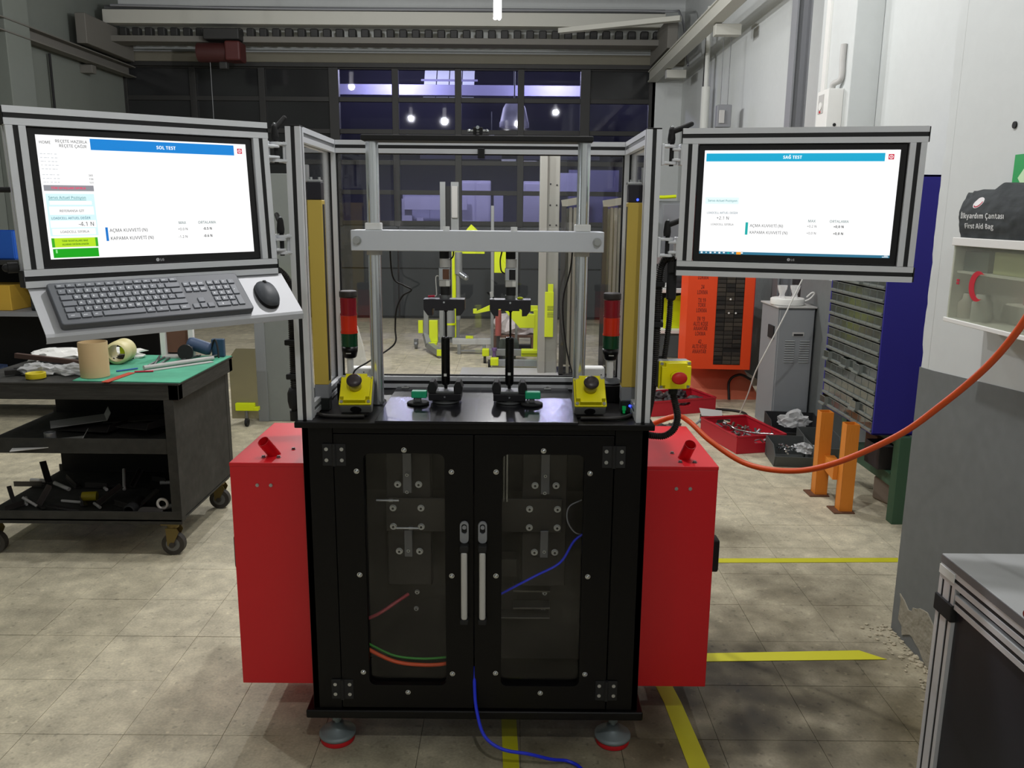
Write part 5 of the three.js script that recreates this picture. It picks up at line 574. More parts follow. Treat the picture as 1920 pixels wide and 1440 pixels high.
// ---------------------------------------------------------------- right: drawer cabinet on its green stand
{
  const xf = 1.965, z0 = -4.36, z1 = -5.12, yb = 0.5, yt = 1.88, nR = 19, nC = 8;
  const c = thing('drawer_cabinet', 'tall blue small-parts cabinet full of clear drawers against the white wall', 'cabinet', [2.1, yb, -4.74]);
  P(c, 'side_panel', bb(xf, 2.24, yb, yt, z0, z0 - 0.012, 0.002), mats.blue); P(c, 'side_panel', bb(xf, 2.24, yb, yt, z1, z1 + 0.012, 0.002), mats.blue); P(c, 'back_panel', bb(2.23, 2.24, yb, yt, z0, z1, 0), mats.blue); P(c, 'top_panel', bb(xf, 2.24, yt - 0.012, yt, z0, z1), mats.blue); P(c, 'bottom_panel', bb(xf, 2.24, yb, yb + 0.012, z0, z1), mats.blue);
  const ph = (yt - yb - 0.03) / nR, pw = (z0 - z1 - 0.03) / nC, railM = M(0x767b79, 0.4), face = new THREE.MeshPhysicalMaterial({ color: 0xe6ebe8, roughness: 0.1, transmission: 0.96, thickness: 0 }), rimM = M(0x787e7b, 0.35);
  const shell = mg([bb(0, 0.002, 0, ph - 0.016, -pw / 2 + 0.002, pw / 2 - 0.002, 0)]), rim = mg([bb(-0.008, 0.003, 0, 0.011, -pw / 2 + 0.002, pw / 2 - 0.002, 0), bb(-0.001, 0.003, ph - 0.019, ph - 0.016, -pw / 2 + 0.002, pw / 2 - 0.002, 0), bb(-0.001, 0.16, 0, ph - 0.016, pw / 2 - 0.004, pw / 2 - 0.002, 0)]), lip = mg([bb(-0.006, 0.2, 0, 0.004, -pw / 2, pw / 2, 0), bb(-0.006, 0.002, ph - 0.019, ph - 0.016, -pw / 2 + 0.002, pw / 2 - 0.002, 0)]);
  const contM = [0x2c2f2f, 0x222625, 0x35302b, 0x454441, 0x1f3326, 0x54461f, 0x3d2a30, 0x5c5f61].map((k) => M(k, 0.6, 0.2));
  for (let j = 0; j <= nR; j++) P(c, 'shelf_rail', bb(xf - 0.004, xf + 0.2, yb + 0.012 + j * ph - 0.005, yb + 0.012 + j * ph + 0.001, z0 - 0.012, z1 + 0.012, 0), railM);
  for (let j = 0; j < nR; j++) for (let i = 0; i < nC; i++) { const d = new THREE.Mesh(shell, face); d.name = 'drawer'; d.castShadow = d.receiveShadow = true; const out = rnd() < 0.04 ? 0.02 : 0; d.position.set(xf - out - 2.1, 0.014 + j * ph, z0 - 0.015 - (i + 0.5) * pw + 4.74); c.add(d); const e = new THREE.Mesh(rim, rimM); e.name = 'rim'; d.add(e); const q = new THREE.Mesh(j < 13 ? mg([mv(blob(0.03, 1, 0.7, rr(0.5, 0.9), 1.15, 0.5, i + j), 0.06, 0.013, 0), bb(0.16, 0.163, 0, ph - 0.02, -pw / 2, pw / 2, 0), bb(0.004, 0.16, 0.0005, ph - 0.02, -pw / 2 + 0.001, -pw / 2 + 0.003, 0)]) : bb(0.02, 0.16, 0.002, 0.03, -0.03, 0.03, 0), contM[Math.floor(rnd() * 8)]); q.name = 'contents'; d.add(q); }
  const g = thing('cabinet_stand', 'dark green welded steel stand under the blue drawer cabinet', 'stand', [2.14, 0, -4.7]);
  for (const [x, z] of [[2.14, -4.36], [2.14, -5.08], [2.44, -4.36], [2.44, -5.08]]) P(g, 'leg', bb(x - 0.036, x + 0.036, 0, 0.497, z - 0.036, z + 0.036, 0.003), mats.greenSteel);
  P(g, 'rail', bb(2.12, 2.16, 0.19, 0.265, -4.396, -5.044), mats.greenSteel); P(g, 'rail', bb(2.42, 2.46, 0.19, 0.265, -4.396, -5.044), mats.greenSteel); P(g, 'rail', bb(2.12, 2.16, 0.43, 0.497, -4.396, -5.044), mats.greenSteel); P(g, 'shelf', bb(2.1, 2.48, 0.266, 0.272, -4.4, -5.04, 0), mats.greenSteel);
  const pan = thing('metal_pan', 'dark square metal pan of scraps under the blue drawer cabinet', 'pan', [2.13, 0.273, -4.55]); P(pan, 'pan', [bb(2.06, 2.2, 0.273, 0.277, -4.46, -4.64), bb(2.058, 2.062, 0.273, 0.405, -4.46, -4.64), bb(2.198, 2.202, 0.273, 0.405, -4.46, -4.64), bb(2.06, 2.2, 0.273, 0.405, -4.458, -4.462), bb(2.06, 2.2, 0.273, 0.405, -4.638, -4.642)], M(0x3b3638, 0.6, 0.3)); P(pan, 'contents', mv(blob(0.06, 2, 1, 0.4, 1.2, 0.4, 2), 2.13, 0.37, -4.55), mats.lightGrey);
  one('carton', 'small brown carton on the green stand\'s shelf behind the pan', 'box', bb(2.15, 2.3, 0.273, 0.4, -4.7, -4.86, 0.004), mats.wood);
  one('carton', 'pale crushed carton on the floor under the green stand', 'box', mv(box(0.18, 0.14, 0.2, 0, 0.07, 0, 0.01), 2.3, 0.001, -4.7, 20), M(0x8a7d70, 0.9));
  const o = thing('support_stand', 'orange H-shaped steel stand in front of the blue drawer cabinet', 'stand', [1.9, 0, -4.68]);
  for (const [x, z] of [[1.885, -4.83], [1.922, -4.54]]) { const tubeG = mg([bb(x - 0.036, x + 0.036, 0.008, 0.52, z + 0.034, z + 0.038, 0), bb(x - 0.036, x + 0.036, 0.008, 0.52, z - 0.038, z - 0.034, 0), bb(x - 0.036, x - 0.032, 0.008, 0.52, z - 0.037, z + 0.037, 0), bb(x + 0.032, x + 0.036, 0.008, 0.52, z - 0.037, z + 0.037, 0)]); P(o, 'post', tubeG, mats.orange); P(o, 'foot_plate', bb(x - 0.075, x + 0.045, 0, 0.008, z - 0.06, z + 0.06), M(0x6d4a35, 0.7, 0.3)); }
  P(o, 'cross_bar', mv(box(0.06, 0.085, 0.22, 0, 0, 0), 1.903, 0.215, -4.685, -7), mats.orange);
  // ---- electric cabinet with a drying tray of cups
  const e = thing('electric_cabinet', 'grey sheet-metal electric cabinet with louvred door beside the orange cabinet', 'cabinet', [2.2, 0, -6.55]);
  P(e, 'body', bb(2.05, 2.335, 0.0, 0.97, -6.36, -6.78, 0.004), mats.cabGrey); P(e, 'top', bb(2.04, 2.342, 0.97, 0.982, -6.34, -6.8), mats.lightGrey); P(e, 'door', bb(2.06, 2.325, 0.04, 0.955, -6.345, -6.358), mats.cabGrey);
  for (const x of [2.15, 2.265]) for (let i = 0; i < 10; i++) P(e, 'louvre', mv(box(0.075, 0.006, 0.006, 0, 0, 0, 0.001), x, 0.55 + i * 0.0185, -6.341, 0, 30), M(0xa9adad, 0.45)); P(e, 'handle_slot', bb(2.165, 2.255, 0.755, 0.785, -6.344, -6.341, 0), mats.lightGrey); P(e, 'handle_grip', bb(2.175, 2.248, 0.757, 0.772, -6.3405, -6.342, 0), mats.blackMatt); P(e, 'side_box', bb(2.04, 2.05, 0.72, 0.82, -6.42, -6.56, 0), mats.blackMatt);
  const dt = thing('drying_tray', 'round white tray on top of the grey electric cabinet', 'tray', [2.16, 0.983, -6.5]); P(dt, 'tray', lathe([[0, 0.983], [0.125, 0.983], [0.13, 0.99], [0.13, 1.03], [0.12, 1.036], [0, 1.036]], 36, 2.16, 0, -6.5), mats.white2); P(dt, 'cord_loop', tube([[2.27, 1.02, -6.42], [2.3, 1.04, -6.4], [2.33, 1.08, -6.4], [2.31, 1.085, -6.4], [2.28, 1.05, -6.42]], 0.006, 30, 8), mats.white2);
  for (const [x, l] of [[2.1, 'clear upturned tea glass on the white tray, nearer the orange cabinet'], [2.2, 'clear upturned tea glass on the white tray, nearer the cord loop']]) one('tea_glass', l, 'glass', lathe([[0.028, 0], [0.02, 0.03], [0.036, 0.075], [0.04, 0.1], [0.038, 0.1], [0.034, 0.076], [0.018, 0.031], [0.026, 0.002], [0.028, 0]], 28, x, 1.0365, -6.46), mats.tea);
  one('white_cable', 'thin white cable slanting down before the grey electric cabinet', 'cable', tube([[2.06, 1.24, -5.9], [1.96, 0.95, -5.95], [1.87, 0.66, -6.05], [1.84, 0.5, -6.15], [1.84, 0.3, -6.3], [1.845, 0.1, -6.5], [1.85, 0.006, -6.6], [1.95, 0.006, -6.7]], 0.0052, 60, 8), mats.white2);
}
// ---------------------------------------------------------------- orange tool cabinet, crates and bins
{
  const lines = [[1.18, '32'], [1.137, 'LOKMA'], [1.054, '24'], [1.008, 'LOKMA'], [0.938, 'TX 19'], [0.896, 'TORX'], [0.85, 'LOKMA'], [0.776, 'IN 19'], [0.732, 'ALTI KÖŞE'], [0.69, 'ANAHTAR'], [0.645, 'LOKMA'], [0.574, '42'], [0.53, 'ALTI KÖŞE'], [0.486, 'ANAHTAR']];
  const tx = canvasTex(512, 1600, (k, w, h) => { k.fillStyle = '#f24a14'; k.fillRect(0, 0, w, h); for (const [v, s] of lines) put(k, s, 256, h * (1 - (v - 0.41) / 1.42), 56, '#6a1204', 'center', 'bold'); });
  const t = thing('tool_cabinet', 'orange tool cabinet with socket labels and dark drawers by the wall', 'cabinet', [1.84, 0.33, -7.4], { turn: -4 });
  const pb = (n, g, m, o) => P(t, n, g, m, o), X0 = -0.3, X1 = 0.27;
  pb('case', [bb(X0, X1, 0, 1.5, 0.19, -0.25, 0), bb(X0, -0.05, 0, 1.5, 0.19, 0.2, 0), bb(0.185, X1, 0, 1.5, 0.19, 0.2, 0), bb(-0.05, 0.185, 0, 0.04, 0.19, 0.2, 0)], mats.orangeRed); pb('drawer_bay', bb(-0.05, 0.185, 0.04, 1.5, 0.188, 0.1905, 0), M(0x191614, 0.7)); pb('side_sheet', bb(X1, X1 + 0.006, 0, 1.5, 0.195, -0.25, 0), mats.redDark);
  const lp = new THREE.PlaneGeometry(0.24, 1.42); lp.translate(-0.175, 0.79, 0.2008); pb('label_strip', lp, M(0xffffff, 0.55, 0, { map: tx }), { label: 'orange label strip with dark socket names' });
  const dm = [0x3a3530, 0x453f38, 0x2c2926, 0x4d463d].map((k) => M(k, 0.45, 0.2)), dg = mg([bb(-0.036, 0.036, 0, 0.034, 0, 0.012, 0.001), bb(-0.03, 0.03, 0.006, 0.012, 0.012, 0.016, 0)]);
  for (let j = 0; j < 24; j++) for (let i = 0; i < 3; i++) { if ((j === 3 && i > 0) || (j === 12 && i === 0)) continue; const m = new THREE.Mesh(dg, dm[Math.floor(rnd() * 4)]); m.name = 'drawer'; m.castShadow = m.receiveShadow = true; m.position.set(-0.011 + i * 0.078, 0.045 + j * 0.0375, 0.19); t.add(m); }
  for (const [x, y] of [[0.06, 0.5], [0.12, 0.5], [0.068, 0.62]]) pb('knob', ball(0.009, x, y, 0.21), mats.white2);
  const pd = thing('cabinet_pedestal', 'salmon orange pyramid-shaped base under the orange tool cabinet', 'pedestal', [1.92, 0, -7.75]); const pg = new THREE.CylinderGeometry(0.3, 0.5, 0.28, 4, 1); pg.rotateY(Math.PI / 4); pg.scale(1.05, 1, 0.7); pg.translate(1.92, 0.14, -7.7); P(pd, 'base', [pg], M(0xe0795a, 0.7)); P(pd, 'column', bb(1.8, 2.05, 0.28, 0.33, -7.5, -7.75), M(0x7a2c22, 0.7)); P(pd, 'cable_arch', tube([[1.98, 0.02, -7.36], [1.99, 0.18, -7.42], [2.08, 0.24, -7.42], [2.18, 0.2, -7.4]], 0.012, 30, 8), mats.cable);
  const mkCrate = (name, label, pos, turn, w, d, h, mat) => { const c = thing(name, label, 'crate', pos, { turn }); P(c, 'floor_panel', bb(-w / 2, w / 2, 0, 0.006, -d / 2, d / 2, 0), mat); for (const s of [-1, 1]) { P(c, 'side_wall', [bb(s * w / 2 - 0.004, s * w / 2 + 0.004, 0, h, -d / 2, d / 2, 0.001), bb(s * w / 2 - 0.009, s * w / 2 + 0.009, h - 0.012, h, -d / 2, d / 2, 0.002)], mat); const hole = mv(ext(poly([[-w / 2, 0], [w / 2, 0], [w / 2, h], [-w / 2, h]], [rrect(-0.06, 0.06, h * 0.55, h * 0.78, 0.01).reverse()]), 0.008), 0, 0, s * d / 2 - 0.004); P(c, 'end_wall', [hole, bb(-w / 2, w / 2, h - 0.012, h, s * d / 2 - 0.009, s * d / 2 + 0.009, 0.002)], mat); } return c; };
  mkCrate('red_crate', 'red plastic crate of steel offcuts on the floor beside the orange hose', [1.725, 0.001, -6.0], 13, 0.38, 0.58, 0.13, mats.crate);
  mkCrate('red_crate', 'red plastic crate of dark parts under the orange tool cabinet', [1.4, 0.001, -7.05], 20, 0.62, 0.4, 0.13, mats.crate);
  const toolM = [mats.steel, mats.dullSteel, M(0x5d4c3e, 0.6, 0.3)], c13 = Math.cos(R(13)), s13 = Math.sin(R(13)), W = (px, py, pz) => [1.725 + px * c13 + pz * s13, py, -6.0 - px * s13 + pz * c13];
  [['by the wall facing the machine', -0.11], ['along the middle', 0], ['by the wall facing the drawers', 0.11]].forEach(([xl, x0]) => [['near end', 0.17], ['centre', 0], ['far end', -0.18]].forEach(([zl, z0]) => ['bright', 'dull grey', 'rusty'].forEach((tl, t) => ['rod', 'flat bar'].forEach((kl, k) => {
    const a = rr(0, 6.28), l = rr(0.04, 0.12), x = x0 + rr(-0.03, 0.03), z = z0 + rr(-0.05, 0.05), A = W(x, 0.02 + 0.06 * rnd(), z), B = W(Math.max(-0.16, Math.min(0.16, x + Math.cos(a) * l * 0.5)), 0.02 + 0.08 * rnd(), Math.max(-0.25, Math.min(0.25, z + Math.sin(a) * l * 0.6)));
    one('steel_offcut', `${tl} ${kl} ${xl}, ${zl} of the red crate`, 'offcut', k ? bar(A, B, rr(0.012, 0.025), rr(0.006, 0.014)) : rod(A, B, rr(0.006, 0.012), 8), toolM[t], { group: 'steel offcuts in the red crate' });
  }))));
  one('spanner_bar', 'bright knob-ended bar lying on the offcuts in the red crate', 'bar', [tube([[1.63, 0.105, -6.12], [1.65, 0.11, -6.05], [1.68, 0.1, -5.98], [1.78, 0.1, -5.89], [1.9, 0.115, -5.8]], 0.009, 40, 10), ball(0.018, 1.628, 0.108, -6.13)], mats.chrome);
  for (let i = 0; i < 9; i++) one('dark_part', ['first', 'second', 'third', 'fourth', 'fifth'][i % 5] + ' dark oily part from the frame post, ' + (i > 4 ? 'back' : 'front') + ' row of the rear red crate', 'machine part', mv(blob(0.06, 2, rr(0.8, 1.3), rr(0.6, 1), rr(0.8, 1.2), 0.45, i * 3), 1.16 + (i % 5) * 0.11 + 0.02 * (i > 4), 0.06 + (i > 4 ? 0.025 : 0), -6.95 - (i > 4 ? 0.17 : 0) - (i % 5) * 0.035), M([0x3a3536, 0x4b4746, 0x2e2b2d][i % 3], 0.6, 0.3));
  const mkBin = (label, pos, turn, w, d, h, mat) => { const c = thing('part_bin', label, 'bin', pos, { turn }); P(c, 'floor_panel', bb(-w / 2, w / 2, 0, 0.005, -d / 2, d / 2, 0), mat); const side = poly([[-d / 2, 0], [d / 2, 0], [d / 2 + 0.03, h * 0.55], [d / 2 - 0.05, h], [-d / 2, h]]); for (const s of [-1, 1]) P(c, 'side_wall', mv(ext(side, 0.005), s * w / 2 - 0.0025, 0, 0, -90), mat); P(c, 'front_wall', bar([0, 0, d / 2], [0, h * 0.56, d / 2 + 0.028], w, 0.005), mat); P(c, 'back_wall', bb(-w / 2, w / 2, 0, h, -d / 2 - 0.0025, -d / 2 + 0.0025, 0), mat); return c; };
  const bm = M(0x4e5150, 0.6); mkBin('black open part bin holding a plastic bag, before the electric cabinet', [2.14, 0.001, -6.1], -8, 0.36, 0.34, 0.17, M(0x232426, 0.6)); mkBin('grey open part bin of bright bolts on the floor beside the red crate', [1.93, 0.001, -5.52], -6, 0.26, 0.3, 0.14, bm); mkBin('grey open part bin behind the bin of bright bolts', [2.2, 0.001, -5.72], -8, 0.24, 0.3, 0.15, bm);
  one('plastic_bag', 'crumpled clear plastic bag bulging out of the black part bin', 'bag', mv(blob(0.09, 4, 1.3, 0.85, 1, 0.6, 4), 2.13, 0.15, -6.04, 20), mats.bag); one('plastic_bag', 'limp clear plastic bag lying beside the bright bolts', 'bag', mv(blob(0.07, 4, 0.9, 0.6, 1, 0.5, 8), 2.02, 0.1, -5.47), mats.bag);
  for (let i = 0; i < 12; i++) { const x = 1.85 + rr(0, 0.1), z = -5.5 + rr(-0.08, 0.1), a = rr(0, 3.1); one('steel_bolt', 'bright steel bolt in the grey part bin beside the red crate', 'bolt', [rod([x, 0.08 + 0.003 * i, z], [x + Math.cos(a) * 0.045, 0.085 + 0.003 * i, z + Math.sin(a) * 0.045], 0.006, 8), rod([x, 0.08 + 0.003 * i, z], [x - Math.cos(a) * 0.008, 0.08 + 0.003 * i, z - Math.sin(a) * 0.008], 0.011, 6)], mats.chrome, { group: 'bright bolts in the grey part bin' }); }
  const sc = thing('floor_scraper', 'grey blade scraper with a thin handle on the floor between the red crates', 'scraper', [1.58, 0, -6.5]); P(sc, 'blade', mv(ext(poly([[-0.09, -0.03], [0.08, -0.05], [0.1, 0.02], [-0.08, 0.06]]), 0.004), 1.61, 0.1, -6.5, 10, -60), mats.lightGrey); P(sc, 'handle', rod([1.56, 0.08, -6.48], [1.46, 0.012, -6.42], 0.009, 10), mats.midGrey); P(sc, 'block', bb(1.54, 1.72, 0.001, 0.075, -6.5, -6.58, 0.005), mats.darkSteel);
  one('floor_cable', 'dark cable looped on the floor behind the red crate of offcuts', 'cable', tube([[1.75, 0.012, -6.75], [1.85, 0.012, -6.55], [1.95, 0.012, -6.65], [1.98, 0.012, -6.9], [1.8, 0.012, -7.0], [1.7, 0.012, -6.85], [1.9, 0.012, -6.45], [2.0, 0.012, -6.42]], 0.011, 90, 8), mats.cable);
  for (let i = 0; i < 6; i++) one('swarf_heap', ['first', 'second', 'third'][i % 3] + ' dark scrap lump from the frame post behind the red enclosure, ' + (i > 2 ? 'back' : 'front') + ' row', 'scrap', mv(blob(0.05, 2, 1.2, 0.8, 1, 0.6, i * 5), 1.06 + (i % 3) * 0.11, 0.016, -6.2 - Math.floor(i / 3) * 0.14), M([0x4a4a48, 0x343433, 0x5a5551][i % 3], 0.5, 0.5));
}
// ---------------------------------------------------------------- racks beyond the right frame post
{
  const t = thing('parts_shelf', 'dark steel shelf with white boards behind the emergency stop box', 'shelf', [1.55, 0, -8.4]);
  for (const [x, z] of [[1.32, -8.1], [2.2, -8.1], [1.32, -8.9], [2.2, -8.9]]) P(t, 'upright', bb(x - 0.025, x + 0.025, 0, 1.25, z - 0.025, z + 0.025), mats.darkSteel);
  for (const y of [0.55, 0.95]) P(t, 'board', bb(1.29, 2.23, y - 0.03, y, -8.07, -8.93), mats.white2); P(t, 'top_beam', bb(1.2, 2.23, 1.2, 1.28, -8.06, -8.14), mats.cabGrey); P(t, 'back_sheet', bb(1.3, 2.22, 0.55, 1.25, -8.92, -8.93, 0), M(0x202020, 0.8));
  const y1 = thing('yellow_bracket', 'bright yellow bracket standing on the lower white board beside the tool cabinet', 'bracket', [1.58, 0.551, -8.25]); P(y1, 'plate', mv(ext(poly([[-0.09, 0], [0.12, 0], [0.12, 0.34], [-0.09, 0.3]]), 0.02, 0.002), 1.6, 0.551, -8.25), mats.fluo); P(y1, 'web', bb(1.6, 1.62, 0.551, 0.9, -8.26, -8.38), mats.fluo);
  for (let i = 0; i < 3; i++) one('dark_motor', ['nearest the emergency stop box', 'in the middle', 'nearest the tool cabinet'][i] + ', dark motor on the upper white board', 'motor', [cx(0.06, 0.16, 1.4 + i * 0.24, 1.012, -8.3, 20), bb(1.36 + i * 0.24, 1.46 + i * 0.24, 0.951, 0.98, -8.26, -8.34)], M(0x26282a, 0.6));
  const m = thing('control_cabinet', 'grey machine control cabinet with a yellow hose behind the clamping levers', 'cabinet', [1.75, 0, -10]); P(m, 'body', bb(1.56, 2.1, 0, 1.82, -9.7, -10.4, 0.01), mats.cabGrey); P(m, 'door', bb(1.72, 2.08, 0.3, 1.78, -9.68, -9.7, 0.004), mats.midGrey); P(m, 'yellow_hose', tube([[1.58, 1.8, -9.66], [1.6, 1.86, -9.66], [1.7, 1.86, -9.66], [1.85, 1.87, -9.66]], 0.02, 20, 10), mats.fluo); P(m, 'yellow_guard', bb(1.575, 1.65, 1.35, 1.6, -9.66, -9.7, 0.004), mats.fluo);
}
// ---------------------------------------------------------------- first-aid cabinet, bag, exit sign, desk
{
  const xf = 1.45, c = thing('first_aid_cabinet', 'white first-aid wall cabinet with a frosted pane and red crescent', 'cabinet', [1.51, 1.33, -2.5]), y0 = 1.33, y1 = 1.604, za = -2.755, zc = -1.95;
  P(c, 'case', [bb(xf, XN - 0.004, y1 - 0.018, y1, za, zc), bb(xf, XN - 0.004, y0, y0 + 0.012, za, zc), bb(xf, XN - 0.004, y0, y1, za, za + 0.012), bb(xf, XN - 0.004, y0, y1, zc - 0.012, zc), bb(XN - 0.012, XN - 0.004, y0, y1, za, zc, 0)], mats.white2); P(c, 'front_frame', [bb(xf - 0.008, xf, y1 - 0.026, y1, za - 0.002, zc), bb(xf - 0.008, xf, y0 - 0.002, y0 + 0.012, za - 0.006, zc)], mats.white2); P(c, 'shelf', bb(xf + 0.012, XN - 0.013, 1.49, 1.497, za + 0.012, zc - 0.012, 0), mats.white2); P(c, 'shelf', bb(xf + 0.012, XN - 0.013, 1.415, 1.42, -2.45, zc - 0.012, 0), mats.white2);
  P(c, 'pane', bb(xf - 0.003, xf, y0 + 0.012, y1 - 0.026, za + 0.006, zc - 0.006, 0), new THREE.MeshPhysicalMaterial({ color: 0xf2f4ee, roughness: 0.3, transmission: 0.95, thickness: 0 }));
  const s = new THREE.Shape(); s.absarc(0, 0, 0.047, R(52), R(308), false); s.absarc(0.021, 0, 0.0385, R(286), R(74), true); const cr = new THREE.ExtrudeGeometry(s, { depth: 0.0012, bevelEnabled: false, curveSegments: 40 }); cr.rotateY(-Math.PI / 2); cr.translate(xf - 0.0035, 1.458, -2.585); P(c, 'red_crescent', cr, M(0xc4122c, 0.5)); P(c, 'red_sticker', [bb(xf - 0.0045, xf - 0.0035, 1.455, 1.462, -2.708, -2.692, 0), bb(xf - 0.0045, xf - 0.0035, 1.464, 1.472, -2.708, -2.692, 0)], M(0xb8203a, 0.5));
  one('medicine_bottle', 'white plastic bottle with red ring behind the first-aid pane, far one', 'bottle', [lathe([[0, 0], [0.026, 0], [0.027, 0.05], [0.015, 0.062], [0.013, 0.08], [0, 0.08]], 24, 1.5, y0 + 0.0125, -2.73)], M(0xd8d2cc, 0.5)); one('medicine_bottle', 'white plastic bottle behind the first-aid pane, under the crescent', 'bottle', [lathe([[0, 0], [0.03, 0], [0.03, 0.06], [0.02, 0.07], [0.02, 0.085], [0, 0.085]], 24, 1.5, y0 + 0.0125, -2.64)], M(0xc9cbc8, 0.5)); one('gauze_box', 'grey-green gauze box on the upper first-aid shelf', 'box', bb(1.48, 1.55, 1.4975, 1.56, -2.74, -2.6), M(0x64706a, 0.7)); one('gauze_box', 'pale yellow gauze box on the upper first-aid shelf', 'box', bb(1.48, 1.55, 1.4975, 1.565, -2.57, -2.38), M(0xb9bd8e, 0.7)); one('gauze_box', 'pink gauze box on the short first-aid shelf', 'box', bb(1.48, 1.55, 1.4205, 1.47, -2.4, -2.2), M(0xc9a0a4, 0.7));
  const bw = 0.5, bh = 0.155, bt = canvasTex(1024, 400, (k, w, h) => { k.fillStyle = '#33383a'; k.fillRect(0, 0, w, h); for (let i = 0; i < 200; i++) { k.fillStyle = `rgba(${i % 2 ? '20,24,25' : '70,80,80'},0.10)`; k.fillRect((i * 137) % w, (i * 71) % h, 60 + (i % 7) * 20, 8); } k.save(); k.translate(195, 115); k.rotate(-0.6); k.fillStyle = '#e6e3e4'; k.beginPath(); k.ellipse(0, 0, 62, 40, 0, 0, 7); k.fill(); k.strokeStyle = '#b0223a'; k.lineWidth = 11; k.beginPath(); k.ellipse(-2, 2, 46, 28, 0, 0.4, 3.3); k.stroke(); k.restore(); put(k, 'İlkyardım Çantası', 18, 225, 58, '#dfe1e1', 'left', 'bold'); put(k, 'First Aid Bag', 68, 305, 56, '#dfe1e1', 'left', 'bold'); });
  const bg = new THREE.BoxGeometry(bw, bh, 0.11, 60, 26, 8), p = bg.attributes.position, uv = bg.attributes.uv; for (let i = 0; i < p.count; i++) { let x = p.getX(i), y = p.getY(i), z = p.getZ(i); uv.setXY(i, x / bw + 0.5, y / bh + 0.5); const u = x / bw, v = y / bh; if (v > 0.1) y += (v - 0.1) * (0.035 * noise(u * 7, 2.2) + 0.02 * Math.cos(u * 9) - 0.03 * Math.max(0, Math.abs(u + 0.5) < 0.06 ? 1 : 0)); const dep = 1 - 0.35 * Math.max(0, v); z = z * dep + 0.012 * (0.25 - v * v) * 4 * Math.sign(z) + 0.006 * fbm(u * 9, v * 5, 3); x *= 1 - 0.04 * Math.abs(v) ** 2; p.setXYZ(i, x, y, z); } bg.computeVertexNormals(); bg.rotateY(-Math.PI / 2); bg.translate(1.51, y1 + bh / 2 + 0.001, -2.735 + bw / 2);
  one('first_aid_bag', 'dark grey fabric first-aid bag sitting on the white wall cabinet', 'bag', bg, M(0xffffff, 0.8, 0, { map: bt }));
  const sg = thing('exit_sign', 'green escape sign with a pale arrow above the first-aid bag', 'sign', [1.575, 1.75, -2.5]); P(sg, 'plate', bb(1.574, 1.578, 1.73, 1.862, -2.69, -2.32, 0), M(0x0aa04c, 0.5)); const ar = ext(poly([[0, 0], [0.05, 0.05], [0.05, 0.022], [0.12, 0.022], [0.12, -0.022], [0.05, -0.022], [0.05, -0.05]]), 0.001); ar.rotateY(-Math.PI / 2); ar.translate(1.5735, 1.79, -2.66); P(sg, 'arrow', ar, M(0xd2f2c2, 0.5));
  // desk: aluminium profile table
  const x = 1.16, zf = -2.085, d = thing('profile_table', 'aluminium profile workbench with a grey top in the near corner', 'table', [1.36, 0, -1.5]);
  P(d, 'table_top', bb(x, 1.57, 0.76, 0.785, zf, -0.9, 0.002), M(0xa9abab, 0.5)); P(d, 'top_edge', bb(x - 0.002, x, 0.762, 0.783, zf, -0.9, 0), M(0x77777a, 0.45, 0.3));
  for (const z of [zf + 0.02, zf + 0.06]) prof(d, 'leg', [x + 0.02, 0.03, z], [x + 0.02, 0.72, z]); prof(d, 'top_rail', [x + 0.02, 0.74, zf], [x + 0.02, 0.74, -0.9]); prof(d, 'door_rail', [x + 0.02, 0.685, zf + 0.085], [x + 0.02, 0.685, -0.9]); prof(d, 'leg', [x + 0.02, 0.03, -0.92], [x + 0.02, 0.72, -0.92]); prof(d, 'leg', [1.54, 0.03, zf + 0.02], [1.54, 0.76, zf + 0.02]); prof(d, 'leg', [1.54, 0.03, -0.92], [1.54, 0.76, -0.92]);
  P(d, 'door_panel', bb(x + 0.01, x + 0.016, 0.06, 0.665, zf + 0.082, -0.95, 0), M(0x25262e, 0.5)); P(d, 'back_panel', bb(x + 0.04, 1.52, 0.06, 0.72, zf + 0.01, zf + 0.016, 0), M(0x25262e, 0.5)); P(d, 'corner_joint', bb(x - 0.006, x + 0.03, 0.625, 0.672, zf - 0.004, zf + 0.084, 0.003), mats.blackMatt); P(d, 'white_label', bb(x - 0.0035, x - 0.0005, 0.732, 0.756, zf + 0.001, zf + 0.075, 0), mats.white2); for (const z of [zf + 0.04, -0.92]) P(d, 'foot', [cy(0.025, 0.012, x + 0.02, 0.006, z), cy(0.008, 0.03, x + 0.02, 0.02, z)], mats.blackMatt);
  one('pin_gauge', 'small bright steel pin lying on the grey table top', 'pin', [cx(0.009, 0.03, 1.175, 0.7945, -1.72, 18), cx(0.006, 0.02, 1.198, 0.7945, -1.72, 14)], mats.chrome);
}
